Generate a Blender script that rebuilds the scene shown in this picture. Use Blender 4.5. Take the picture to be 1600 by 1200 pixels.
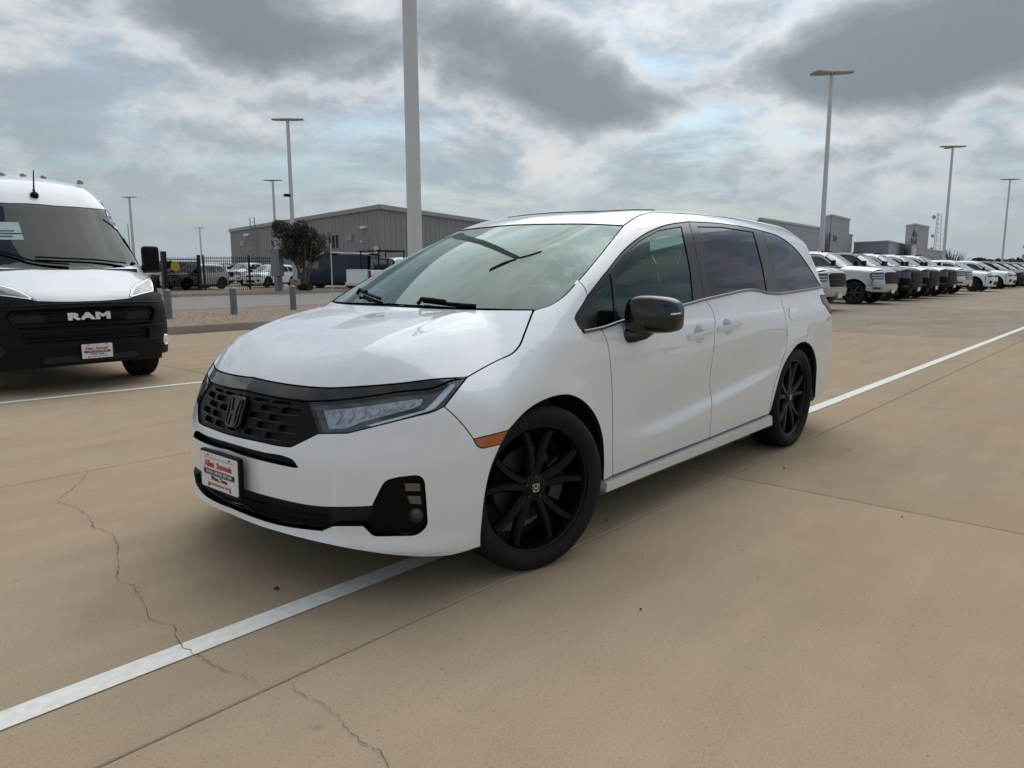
import bpy, bmesh, math, random
import numpy as np
from mathutils import Vector, Matrix
from mathutils.geometry import delaunay_2d_cdt
random.seed(7); rng = np.random.default_rng(7)
scn = bpy.context.scene; COL = scn.collection
for o in list(bpy.data.objects): bpy.data.objects.remove(o)

# ---------------------------------------------------------------- camera
CAMP = np.array([2.41194862, 2.89829648, 1.31100949]); FPX = 1150.27
def cam_axes(yaw, pitch, roll):
    f = np.array([math.cos(pitch)*math.cos(yaw), math.cos(pitch)*math.sin(yaw), math.sin(pitch)])
    r = np.array([math.sin(yaw), -math.cos(yaw), 0.]); u = np.cross(r, f)
    c, s = math.cos(roll), math.sin(roll)
    return c*r+s*u, -s*r+c*u, f
CR, CU, CF = cam_axes(*[math.radians(a) for a in (-139.14084399, -8.86248918, -0.17211645)])
cam = bpy.data.cameras.new('camera'); cam_o = bpy.data.objects.new('camera', cam); COL.objects.link(cam_o)
cam.sensor_width = 36; cam.lens = FPX*36/1600; cam.clip_start = .05; cam.clip_end = 6000
cam_o.matrix_world = Matrix(((CR[0], CU[0], -CF[0], CAMP[0]), (CR[1], CU[1], -CF[1], CAMP[1]), (CR[2], CU[2], -CF[2], CAMP[2]), (0, 0, 0, 1)))
scn.camera = cam_o
def ray(px):
    px = np.atleast_2d(np.array(px, float))
    d = ((px[:, 0]-800)/FPX)[:, None]*CR - ((px[:, 1]-600)/FPX)[:, None]*CU + CF
    return d/np.linalg.norm(d, axis=1)[:, None]
def on_plane(px, ax, val):
    d = ray(px); return CAMP + d*((val-CAMP[ax])/d[:, ax])[:, None]
def gz(px, z=0.): return on_plane([px], 2, z)[0]

# ---------------------------------------------------------------- light
SUN_EL, SUN_AZ = math.radians(51.5), math.radians(208)      # azimuth of the sun, measured from +X towards +Y
sun = bpy.data.lights.new('sun', 'SUN'); sun.energy = .8; sun.angle = math.radians(65); sun.color = (1, .955, .89)
sun_o = bpy.data.objects.new('sun', sun); COL.objects.link(sun_o)
SD = Vector((math.cos(SUN_EL)*math.cos(SUN_AZ), math.cos(SUN_EL)*math.sin(SUN_AZ), math.sin(SUN_EL)))
sun_o.rotation_euler = SD.to_track_quat('Z', 'Y').to_euler(); sun_o.location = (0, 0, 30)
scn.view_settings.view_transform = 'Standard'; scn.view_settings.look = 'None'
scn.view_settings.exposure = 0.22; scn.view_settings.gamma = 1; scn.view_settings.use_curve_mapping = False
wd = bpy.data.worlds.new('World'); scn.world = wd; wd.use_nodes = True
def build_world():
    nt = wd.node_tree; nt.nodes.clear(); N = nt.nodes.new; L = nt.links.new
    def math_(op, a, b=None, c=None):
        n = N('ShaderNodeMath'); n.operation = op
        for i, v in enumerate((a, b, c)):
            if v is None: continue
            if isinstance(v, (int, float)): n.inputs[i].default_value = v
            else: L(v, n.inputs[i])
        return n.outputs[0]
    out = N('ShaderNodeOutputWorld'); bg = N('ShaderNodeBackground'); L(bg.outputs[0], out.inputs[0])
    sky = N('ShaderNodeTexSky'); sky.sky_type = 'NISHITA'; sky.sun_disc = False
    sky.sun_elevation = SUN_EL; sky.sun_rotation = math.pi/2-SUN_AZ; sky.air_density = 1.2; sky.dust_density = 2.5
    tc = N('ShaderNodeTexCoord'); sep = N('ShaderNodeSeparateXYZ'); L(tc.outputs['Generated'], sep.inputs[0])
    zz = math_('MAXIMUM', sep.outputs[2], 0.0)
    den = math_('ADD', zz, .13)
    cmb = N('ShaderNodeCombineXYZ'); L(math_('DIVIDE', sep.outputs[0], den), cmb.inputs[0]); L(math_('DIVIDE', sep.outputs[1], den), cmb.inputs[1])
    def noise(scale, det, rough, dist=0, off=(0, 0, 0)):
        mp = N('ShaderNodeMapping'); L(cmb.outputs[0], mp.inputs[0]); mp.inputs['Location'].default_value = off
        n = N('ShaderNodeTexNoise'); n.inputs['Scale'].default_value = scale; n.inputs['Detail'].default_value = det
        n.inputs['Roughness'].default_value = rough; n.inputs['Distortion'].default_value = dist
        L(mp.outputs[0], n.inputs['Vector']); return n.outputs['Fac']
    def ramp(v, a, b):
        r = N('ShaderNodeMapRange'); r.interpolation_type = 'SMOOTHSTEP'; L(v, r.inputs[0]); r.inputs[1].default_value = a; r.inputs[2].default_value = b
        return r.outputs[0]
    def mix(f, a, b):
        m = N('ShaderNodeMix'); m.data_type = 'RGBA'; L(f, m.inputs[0])
        for i, v in ((6, a), (7, b)):
            if isinstance(v, tuple): m.inputs[i].default_value = (*v, 1)
            else: L(v, m.inputs[i])
        return m.outputs[2]
    def noise3(scale, det, rough, dist=0., off=(0, 0, 0), zs=1.7):
        mp = N('ShaderNodeMapping'); L(tc.outputs['Generated'], mp.inputs[0]); mp.inputs['Location'].default_value = off; mp.inputs['Scale'].default_value = (1, 1, zs)
        n = N('ShaderNodeTexNoise'); n.inputs['Scale'].default_value = scale; n.inputs['Detail'].default_value = det; n.inputs['Roughness'].default_value = rough; n.inputs['Distortion'].default_value = dist
        L(mp.outputs[0], n.inputs['Vector']); return n.outputs['Fac']
    veil = ramp(noise(1.0, 10, .62, .5, (3.1, 1.7, 0)), .30, .56)         # thin high cloud, a few blue gaps
    fluff = ramp(noise3(5.5, 14, .60, .15, (7.3, 4.1, 2), 2.2), .44, .64) # small bright heads
    bil = noise3(6.5, 15, .60, .12, (1, 9, 4)); low = noise3(2.4, 4, .5, 0, SKY_OFF)
    # thick cumulus where the photograph has it; the same noise goes on all round
    tot = None
    for (px_, py_, sa, sb, w) in HEADS:
        k = ray([(px_, py_)])[0]; rr = np.cross(k, [0, 0, 1.]); rr /= np.linalg.norm(rr); uu = np.cross(rr, k)
        def dot(v, sc):
            n = N('ShaderNodeVectorMath'); n.operation = 'DOT_PRODUCT'; L(tc.outputs['Generated'], n.inputs[0]); n.inputs[1].default_value = tuple(v/sc); return n.outputs['Value']
        a, b = dot(rr, math.sin(math.radians(sa))), dot(uu, math.sin(math.radians(sb)))
        q = math_('ADD', math_('MULTIPLY', a, a), math_('MULTIPLY', b, b)); e = math_('MULTIPLY', math_('EXPONENT', math_('MULTIPLY', q, -1.0)), w)
        fwd = math_('GREATER_THAN', dot(k, 1.), 0.0); e = math_('MULTIPLY', e, fwd)
        tot = e if tot is None else math_('ADD', tot, e)
    hv = math_('ADD', math_('ADD', tot, math_('MULTIPLY', math_('SUBTRACT', bil, .5), 2.5)), math_('MULTIPLY', math_('SUBTRACT', low, .52), 1.6))
    sk = N('ShaderNodeMix'); sk.data_type = 'RGBA'; sk.blend_type = 'MULTIPLY'; sk.inputs[0].default_value = 1
    L(sky.outputs[0], sk.inputs[6]); sk.inputs[7].default_value = (.80, .95, 1.05, 1)
    cl = mix(fluff, (3.7, 4.3, 4.8), (6.6, 6.85, 7.0))
    c0 = mix(veil, sk.outputs[2], cl)
    # optical depth: bright thin rims, grey flanks, dark bellies
    cr = N('ShaderNodeValToRGB'); cr.color_ramp.interpolation = 'B_SPLINE'
    while len(cr.color_ramp.elements) < 5: cr.color_ramp.elements.new(.5)
    for el, (p_, c_) in zip(cr.color_ramp.elements, ((0., (.92, .95, .97)), (.22, (.80, .84, .87)), (.42, (.52, .57, .62)), (.68, (.36, .41, .455)), (1., (.25, .295, .335)))):
        el.position = p_; el.color = (*c_, 1)
    L(math_('MULTIPLY', math_('SUBTRACT', hv, .12), .95), cr.inputs[0])
    cs_ = N('ShaderNodeVectorMath'); cs_.operation = 'SCALE'; L(cr.outputs[0], cs_.inputs[0]); cs_.inputs['Scale'].default_value = 7.4
    c2 = mix(math_('MULTIPLY', ramp(hv, .05, .42), .95), c0, cs_.outputs[0])
    # towards the horizon everything melts into an even pale grey
    hz = ramp(sep.outputs[2], -.03, .17)
    c3 = mix(hz, (4.15, 4.75, 5.15), c2)
    # brighter cloud round the veiled sun
    dt = N('ShaderNodeVectorMath'); dt.operation = 'DOT_PRODUCT'; L(tc.outputs['Generated'], dt.inputs[0]); dt.inputs[1].default_value = SD
    gl = math_('ADD', 1.0, math_('ADD', math_('MULTIPLY', math_('POWER', math_('MAXIMUM', dt.outputs['Value'], 0.0), 6.0), .9), math_('MULTIPLY', math_('POWER', math_('MAXIMUM', dt.outputs['Value'], 0.0), 70.0), 2.2)))
    sc = N('ShaderNodeVectorMath'); sc.operation = 'SCALE'; L(c3, sc.inputs[0]); L(gl, sc.inputs['Scale'])
    L(sc.outputs[0], bg.inputs['Color']); bg.inputs['Strength'].default_value = .085
SKY_OFF = (2.2, .4, 5.0)
HEADS = [(400, 45, 6.0, 3.2, 1.2), (250, 0, 5, 2.2, .7), (740, 55, 5.5, 3.6, .95), (880, 120, 6.5, 3.2, 1.25), (985, 170, 4.0, 1.7, .8), (1290, 110, 6, 2.3, .95), (1440, 70, 7, 3.0, 1.1), (1600, 20, 6, 4.0, 1.3), (1290, 240, 4.5, 1.0, .45), (180, 300, 5, 1.2, .3)]
build_world()

# ---------------------------------------------------------------- materials
MATS = {}
def mat(name, col, rough=.5, metal=0., coat=0., spec=.5, noise=None, bump=None, emit=None, alpha=None, coat_rough=.02, coat_ior=1.5):
    if name in MATS: return MATS[name]
    m = bpy.data.materials.new(name); m.use_nodes = True; nt = m.node_tree
    b = nt.nodes['Principled BSDF']; b.inputs['Base Color'].default_value = (*col, 1); b.inputs['Roughness'].default_value = rough
    b.inputs['Metallic'].default_value = metal; b.inputs['Coat Weight'].default_value = coat; b.inputs['Coat Roughness'].default_value = coat_rough
    b.inputs['Specular IOR Level'].default_value = spec; b.inputs['Coat IOR'].default_value = coat_ior
    if emit: b.inputs['Emission Color'].default_value = (*emit[:3], 1); b.inputs['Emission Strength'].default_value = emit[3]
    tc = None
    if noise:          # (scale, amount)
        tc = nt.nodes.new('ShaderNodeTexCoord'); n = nt.nodes.new('ShaderNodeTexNoise'); n.inputs['Scale'].default_value = noise[0]; n.inputs['Detail'].default_value = 6
        nt.links.new(tc.outputs['Object'], n.inputs['Vector'])
        mr = nt.nodes.new('ShaderNodeMapRange'); mr.inputs[1].default_value = .3; mr.inputs[2].default_value = .7; mr.inputs[3].default_value = 1-noise[1]; mr.inputs[4].default_value = 1+noise[1]
        nt.links.new(n.outputs['Fac'], mr.inputs[0])
        mx = nt.nodes.new('ShaderNodeMix'); mx.data_type = 'RGBA'; mx.blend_type = 'MULTIPLY'; mx.inputs[0].default_value = 1; mx.inputs[6].default_value = (*col, 1)
        nt.links.new(mr.outputs[0], mx.inputs[7]); nt.links.new(mx.outputs[2], b.inputs['Base Color'])
    if bump:           # (scale, strength)
        tc = tc or nt.nodes.new('ShaderNodeTexCoord'); n = nt.nodes.new('ShaderNodeTexNoise'); n.inputs['Scale'].default_value = bump[0]; n.inputs['Detail'].default_value = 4
        nt.links.new(tc.outputs['Object'], n.inputs['Vector'])
        bp = nt.nodes.new('ShaderNodeBump'); bp.inputs['Strength'].default_value = bump[1]; bp.inputs['Distance'].default_value = .01
        nt.links.new(n.outputs['Fac'], bp.inputs['Height']); nt.links.new(bp.outputs[0], b.inputs['Normal'])
    MATS[name] = m; return m
def glass(name, tint, ior=1.5, rough=0., gloss=(.95, 1, .98)):
    if name in MATS: return MATS[name]
    m = bpy.data.materials.new(name); m.use_nodes = True; nt = m.node_tree; nt.nodes.clear(); N = nt.nodes.new
    o = N('ShaderNodeOutputMaterial'); mx = N('ShaderNodeMixShader'); fr = N('ShaderNodeFresnel'); fr.inputs[0].default_value = ior
    t = N('ShaderNodeBsdfTransparent'); t.inputs[0].default_value = (*tint, 1); g = N('ShaderNodeBsdfGlossy'); g.inputs['Roughness'].default_value = rough
    g.inputs['Color'].default_value = (*gloss, 1)
    nt.links.new(fr.outputs[0], mx.inputs[0]); nt.links.new(t.outputs[0], mx.inputs[1]); nt.links.new(g.outputs[0], mx.inputs[2]); nt.links.new(mx.outputs[0], o.inputs[0])
    MATS[name] = m; return m
M_WHITE = mat('white pearl paint', (.80, .81, .825), .4, coat=1., spec=.25, coat_ior=1.62, noise=(90, .012))
M_GAP = mat('gap shade and liner black', (.008, .008, .009), .7)  # near black: shade of the panel gaps put into colour; also liners, backings
M_PIANO = mat('piano black', (.006, .006, .007), .14, spec=.35, coat=.55)
M_SATIN = mat('satin black plastic', (.004, .004, .0045), .45, spec=.16, bump=(400, .05))
M_TRIM = mat('black window trim', (.005, .005, .006), .25, spec=.3, coat=.12)
M_BELT = mat('satin belt trim', (.20, .205, .21), .3, metal=.8)
M_CHROME = mat('satin chrome', (.62, .63, .65), .16, metal=1.)
M_DKCHROME = mat('dark chrome', (.065, .067, .072), .2, metal=.9)
M_RUBBER = mat('tyre rubber', (.010, .010, .011), .7, spec=.25, noise=(30, .25), bump=(220, .12))
M_RIM = mat('gloss black wheel', (.004, .004, .0045), .34, spec=.22)
M_WS = glass('windscreen glass', (.48, .70, .64), 1.72, 0., (.84, 1, .96))
M_SG = glass('green side glass', (.20, .32, .30), 1.45, 0., (.8, 1, .96))
M_PG = glass('privacy glass', (.02, .021, .025), 1.42, 0., (.9, .92, 1))
M_CLEAR = glass('clear lamp cover', (.93, .94, .95))
M_AMBER = mat('amber lens', (.42, .085, .004), .15, coat=1.)
M_RED = mat('red lens', (.16, .022, .026), .3, spec=.3, noise=(60, .2))
M_BEZ = mat('bezel black', (.003, .003, .0035), .5, spec=.14)
M_LAMPW = mat('lamp optics', (.93, .95, .97), .38, metal=.65, noise=(160, .12), bump=(90, .25))
M_LAMPG = mat('lamp reflector', (.50, .53, .57), .25, metal=.35, coat=1., noise=(45, .35))
M_LAMPD = mat('lamp housing', (.022, .025, .032), .22, coat=1.)
M_INT = mat('grey seat trim', (.16, .16, .155), .75, noise=(40, .12))
M_INTD = mat('dark cabin plastic', (.030, .032, .034), .7, noise=(30, .2))
M_STEEL = mat('brake steel', (.05, .05, .05), .5, metal=.6, noise=(40, .15))
M_PLATE = mat('plate white', (.74, .74, .73), .35, noise=(60, .03))
M_PRED = mat('plate red ink', (.55, .03, .035), .4)
M_PBLK = mat('plate black ink', (.012, .012, .012), .45)

# ---------------------------------------------------------------- object helpers
def tag(o, label=None, cat=None, group=None, kind=None):
    for k, v in (('label', label), ('category', cat), ('group', group), ('kind', kind)):
        if v: o[k] = v
    return o
def empty(name, loc=(0, 0, 0), rz=0.):
    o = bpy.data.objects.new(name, None); o.location = loc; o.rotation_euler = (0, 0, rz); o.empty_display_size = .2; COL.objects.link(o); return o
def link(name, me, m=None, parent=None, smooth=False):
    o = bpy.data.objects.new(name, me); COL.objects.link(o)
    if m is not None and not me.materials:
        for q in (m if isinstance(m, (list, tuple)) else [m]): me.materials.append(q)
    if parent is not None: o.parent = parent
    if smooth: me.polygons.foreach_set('use_smooth', [True]*len(me.polygons))
    return o
def mesh(name, V, F, m=None, parent=None, smooth=False, mi=None):
    me = bpy.data.meshes.new(name); me.from_pydata([tuple(map(float, v)) for v in V], [], [tuple(map(int, f)) for f in F]); me.update()
    o = link(name, me, m, parent, smooth)
    if mi is not None: me.polygons.foreach_set('material_index', mi)
    return o
class MB:
    """collects simple solids, build() links them as ONE mesh object"""
    def __init__(s): s.V = []; s.F = []
    def add(s, V, F):
        n = len(s.V); s.V += [tuple(map(float, v)) for v in V]; s.F += [tuple(i+n for i in f) for f in F]; return s
    def box(s, a, b):
        x0, y0, z0 = a; x1, y1, z1 = b
        return s.add([(x0, y0, z0), (x1, y0, z0), (x1, y1, z0), (x0, y1, z0), (x0, y0, z1), (x1, y0, z1), (x1, y1, z1), (x0, y1, z1)],
                     [(0, 3, 2, 1), (4, 5, 6, 7), (0, 1, 5, 4), (1, 2, 6, 5), (2, 3, 7, 6), (3, 0, 4, 7)])
    def prism(s, poly, o, u, v, w):
        """extrude 2D polygon poly (in axes u,v at o) along vector w"""
        o, u, v, w = [np.array(q, float) for q in (o, u, v, w)]; n = len(poly)
        A = [o+u*a+v*b for a, b in poly]; B = [q+w for q in A]
        return s.add(A+B, [tuple(range(n))[::-1], tuple(range(n, 2*n))]+[(i, (i+1) % n, n+(i+1) % n, n+i) for i in range(n)])
    def tube(s, pts, r, n=8, cap=True):
        pts = [np.array(q, float) for q in pts]; rs = r if isinstance(r, (list, tuple, np.ndarray)) else [r]*len(pts)
        V = []; up = np.array([0, 0, 1.])
        for i, q in enumerate(pts):
            t = pts[min(i+1, len(pts)-1)]-pts[max(i-1, 0)]; t /= np.linalg.norm(t)+1e-12
            a = np.cross(t, up)
            if np.linalg.norm(a) < .1: a = np.cross(t, [1., 0, 0])
            a /= np.linalg.norm(a); b = np.cross(a, t)
            V += [q+rs[i]*(math.cos(k*2*math.pi/n)*a+math.sin(k*2*math.pi/n)*b) for k in range(n)]
        F = [(i*n+k, i*n+(k+1) % n, (i+1)*n+(k+1) % n, (i+1)*n+k) for i in range(len(pts)-1) for k in range(n)]
        if cap: F += [tuple(range(n))[::-1], tuple(range((len(pts)-1)*n, len(pts)*n))]
        return s.add(V, F)
    def lathe(s, prof, c, ax, n=48, close=False):
        """prof: (radius, along axis)"""
        c = np.array(c, float); ax = np.array(ax, float); a = np.cross(ax, [0, 0, 1.]); 
        if np.linalg.norm(a) < .1: a = np.array([1., 0, 0])
        a /= np.linalg.norm(a); b = np.cross(ax, a); m = len(prof)
        V = [c+ax*h+r*(math.cos(k*2*math.pi/n)*a+math.sin(k*2*math.pi/n)*b) for k in range(n) for r, h in prof]
        F = [(k*m+i, k*m+i+1, ((k+1) % n)*m+i+1, ((k+1) % n)*m+i) for k in range(n) for i in range(m-1)]
        if close: F += [(k*m+m-1, k*m, ((k+1) % n)*m, ((k+1) % n)*m+m-1) for k in range(n)]
        return s.add(V, F)
    def build(s, name, m, parent=None, smooth=False, bevel=0., seg=2):
        o = mesh(name, s.V, s.F, m, parent)
        me = o.data; bm = bmesh.new(); bm.from_mesh(me); bmesh.ops.recalc_face_normals(bm, faces=bm.faces)
        if bevel:
            es = [e for e in bm.edges if len(e.link_faces) == 2 and e.calc_face_angle() > .5]
            bmesh.ops.bevel(bm, geom=es, offset=bevel, segments=seg, affect='EDGES', profile=.6, clamp_overlap=True)
        bm.to_mesh(me); bm.free()
        if smooth:
            me.polygons.foreach_set('use_smooth', [True]*len(me.polygons)); me.set_sharp_from_angle(angle=math.radians(38))
        return o
def copy_tree(o, parent=None):
    c = o.copy(); COL.objects.link(c); c.parent = parent
    for ch in o.children: copy_tree(ch, c)
    return c
def rounded(w, h, r, n=5, cx=0., cy=0.):
    P = []
    for sx, sy, a0 in ((1, 1, 0), (-1, 1, 90), (-1, -1, 180), (1, -1, 270)):
        for k in range(n+1):
            a = math.radians(a0+90*k/n); P.append((cx+sx*(w/2-r)+r*math.cos(a), cy+sy*(h/2-r)+r*math.sin(a)))
    return P
_dg = None
def text_mesh(name, body, size, m, parent, O, U, V, lift=.001, bold=0., sx=1., extr=.0006, spacing=1.):
    """flat lettering centred at O in the plane U (right), V (up)"""
    cu = bpy.data.curves.new('t', 'FONT'); cu.body = body; cu.size = size; cu.align_x = 'CENTER'; cu.align_y = 'CENTER'; cu.extrude = extr; cu.offset = bold; cu.space_character = spacing
    cu.resolution_u = 3
    t = bpy.data.objects.new('t', cu); COL.objects.link(t); dg = bpy.context.evaluated_depsgraph_get()
    me = bpy.data.meshes.new_from_object(t.evaluated_get(dg)); bpy.data.objects.remove(t); bpy.data.curves.remove(cu)
    O, U, V = [np.array(q, float) for q in (O, U, V)]; W = np.cross(U, V); W /= np.linalg.norm(W)
    for v in me.vertices:
        q = O+U*v.co.x*sx+V*v.co.y+W*(v.co.z+lift); v.co = q
    me.materials.clear(); me.name = name
    return link(name, me, m, parent)

# ---------------------------------------------------------------- implicit car bodies
def pch(xs, ys):
    xs = np.array(xs, float); ys = np.array(ys, float); h = np.diff(xs); d = np.diff(ys)/h
    m = np.empty_like(ys); m[0] = d[0]; m[-1] = d[-1]; m[1:-1] = (d[:-1]*h[1:]+d[1:]*h[:-1])/(h[1:]+h[:-1])
    def f(x):
        x = np.asarray(x, float); i = np.clip(np.searchsorted(xs, x)-1, 0, len(xs)-2); t = (x-xs[i])/h[i]; c = np.clip(t, 0, 1)
        r = ((1+2*c)*(1-c)**2)*ys[i]+c*(1-c)**2*h[i]*m[i]+c*c*(3-2*c)*ys[i+1]+c*c*(c-1)*h[i]*m[i+1]
        return r+np.where(t < 0, t*h[i]*m[i], 0)+np.where(t > 1, (t-1)*h[i]*m[i+1], 0)
    return f
def smax(a, b, k):
    d = np.maximum(k-np.abs(a-b), 0)/k; return np.maximum(a, b)+d*d*k*.25
def smin(a, b, k): return -smax(-a, -b, k)
def sst(a, b, x):
    t = np.clip((x-a)/(b-a), 0, 1); return t*t*(3-2*t)
class Body:
    """a car skin as the zero set of G(p); panels are cut out of it"""
    fx0, bx0 = -.1, -3.3
    def grad(s, p, e=2e-4):
        o = np.empty(p.shape)
        for i in range(3):
            d = np.zeros(3); d[i] = e; o[..., i] = s.G(p+d)-s.G(p-d)
        return o/np.linalg.norm(o, axis=-1, keepdims=True)
    def cast(s, o, d, t0, t1, n=200):
        o = np.broadcast_to(o, d.shape); ts = np.linspace(t0, t1, n)
        g = s.G(o[None]+d[None]*ts[:, None, None]); ins = g < 0; hit = ins.any(0); i = np.clip(np.argmax(ins, 0), 1, n-1)
        a, b = ts[i-1], ts[i]
        for _ in range(16):
            m = (a+b)/2; neg = s.G(o+d*m[:, None]) < 0; b = np.where(neg, m, b); a = np.where(neg, a, m)
        r = o+d*((a+b)/2)[:, None]
        return np.where(hit[:, None], r, o+d*ts[np.argmin(g, 0)][:, None])
    # --- charts
    def to_uv(s, P, ch):
        if ch == 'side': return np.stack([P[:, 0], P[:, 2]], 1)
        if ch == 'top': return np.stack([P[:, 0], P[:, 1]], 1)
        x0 = s.fx0 if ch == 'front' else s.bx0; sg = 1 if ch == 'front' else -1
        return np.stack([np.arctan2(P[:, 1], sg*(P[:, 0]-x0))*.95, P[:, 2]], 1)
    def lift(s, uv, ch):
        n = len(uv); z = np.zeros(n)
        if ch == 'side': o = np.stack([uv[:, 0], z+1.35, uv[:, 1]], 1); d = np.tile([0, -1., 0], (n, 1)); return s.cast(o, d, 0, 1.2, 90)
        if ch == 'top': o = np.stack([uv[:, 0], uv[:, 1], z+s.zmax], 1); d = np.tile([0, 0, -1.], (n, 1)); return s.cast(o, d, 0, s.zmax-.45, 170)
        x0 = s.fx0 if ch == 'front' else s.bx0; sg = 1 if ch == 'front' else -1; th = uv[:, 0]/.95
        d = np.stack([-sg*np.cos(th), -np.sin(th), z], 1); o = np.stack([z+x0, z, uv[:, 1]], 1)-d*1.9
        return s.cast(o, d, 0, 1.85, 140)
    # --- outlines
    def px(s, pts, step=7., smooth=True):
        pts = np.array(pts, float); L = np.r_[0, np.cumsum(np.hypot(*np.diff(pts, axis=0).T))]
        n = max(2, int(L[-1]/step)+1); t = np.linspace(0, L[-1], n)
        if smooth and len(pts) > 2: q = np.stack([pch(L, pts[:, 0])(t), pch(L, pts[:, 1])(t)], 1)
        else:
            t = np.unique(np.r_[t, L]); q = np.stack([np.interp(t, L, pts[:, 0]), np.interp(t, L, pts[:, 1])], 1)
        return s.cast(s.eye, s.rays(q), s.t0, s.t1, 260)
    def rays(s, q): return ray(q)
    eye = CAMP; t0 = 1.5; t1 = 9.0; zmax = 2.2
def resample(P, step, closed=False):
    P = np.asarray(P, float); Q = np.vstack([P, P[:1]]) if closed else P
    L = np.r_[0, np.cumsum(np.linalg.norm(np.diff(Q, axis=0), axis=1))]
    if L[-1] < 1e-9: return P[:1]
    # keep corners
    keep = [0]
    for i in range(1, len(Q)-1):
        a = Q[i]-Q[i-1]; b = Q[i+1]-Q[i]; na = np.linalg.norm(a); nb = np.linalg.norm(b)
        if na > 1e-9 and nb > 1e-9 and a@b/(na*nb) < .9: keep.append(i)
    keep.append(len(Q)-1); out = []
    for i, j in zip(keep[:-1], keep[1:]):
        n = max(1, int(round((L[j]-L[i])/step))); t = np.linspace(L[i], L[j], n+1)[:-1]
        out.append(np.stack([np.interp(t, L, Q[:, k]) for k in range(Q.shape[1])], 1))
    if not closed: out.append(Q[-1:])
    return np.vstack(out)
def cut0(P):
    """the part of a polyline with y >= 0, ended exactly at y = 0"""
    out = []
    for i in range(len(P)):
        if i and (P[i-1][1] > 0) != (P[i][1] > 0):
            t = P[i-1][1]/(P[i-1][1]-P[i][1]); q = P[i-1]+(P[i]-P[i-1])*t; q[1] = 0; out.append(q)
        if P[i][1] > 0: out.append(P[i])
    out = np.array(out)
    for e in (0, -1):
        if 0 < out[e][1] < .12: out[e][1] = 0
    return out
MIR = np.array([1, -1, 1.])
def sym(P):
    """half outline from y=0 to y=0 -> full closed outline"""
    P = np.array(P); q = (P*MIR)[::-1]
    return np.vstack([P, q[1:-1]])
def join(*segs):
    out = [np.asarray(segs[0])]
    for q in segs[1:]:
        q = np.asarray(q)
        if np.linalg.norm(out[-1][-1]-q[0]) < .012: q = q[1:]
        if len(q): out.append(q)
    P = np.vstack(out)
    if np.linalg.norm(P[0]-P[-1]) < .012: P = P[:-1]
    return P
def inside(poly, pts):
    x, y = pts[:, 0], pts[:, 1]; c = np.zeros(len(pts), bool); n = len(poly); j = n-1
    for i in range(n):
        xi, yi = poly[i]; xj, yj = poly[j]
        c ^= ((yi > y) != (yj > y)) & (x < (xj-xi)*(y-yi)/((yj-yi)+1e-15)+xi); j = i
    return c
def dist_poly(poly, pts):
    a = poly; b = np.roll(poly, -1, 0); best = np.full(len(pts), 1e9)
    for p, q in zip(a, b):
        d = q-p; t = np.clip(((pts-p)@d)/(d@d+1e-15), 0, 1); best = np.minimum(best, np.hypot(*(pts-p-t[:, None]*d).T))
    return best
def inset(uv, g):
    """shrink (g>0) a closed 2D loop"""
    if g == 0: return uv
    a = np.sum(uv[:, 0]*np.roll(uv[:, 1], -1)-np.roll(uv[:, 0], -1)*uv[:, 1]); s = 1 if a > 0 else -1
    p = np.roll(uv, 1, 0); n = np.roll(uv, -1, 0)
    e1 = uv-p; e2 = n-uv; e1 /= np.linalg.norm(e1, axis=1)[:, None]+1e-12; e2 /= np.linalg.norm(e2, axis=1)[:, None]+1e-12
    n1 = np.stack([-e1[:, 1], e1[:, 0]], 1)*s; n2 = np.stack([-e2[:, 1], e2[:, 0]], 1)*s
    b = n1+n2; L = np.linalg.norm(b, axis=1); b /= L[:, None]+1e-9
    k = 1/np.clip((b*n1).sum(1), .45, 1); return uv+b*(k*g)[:, None]
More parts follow.
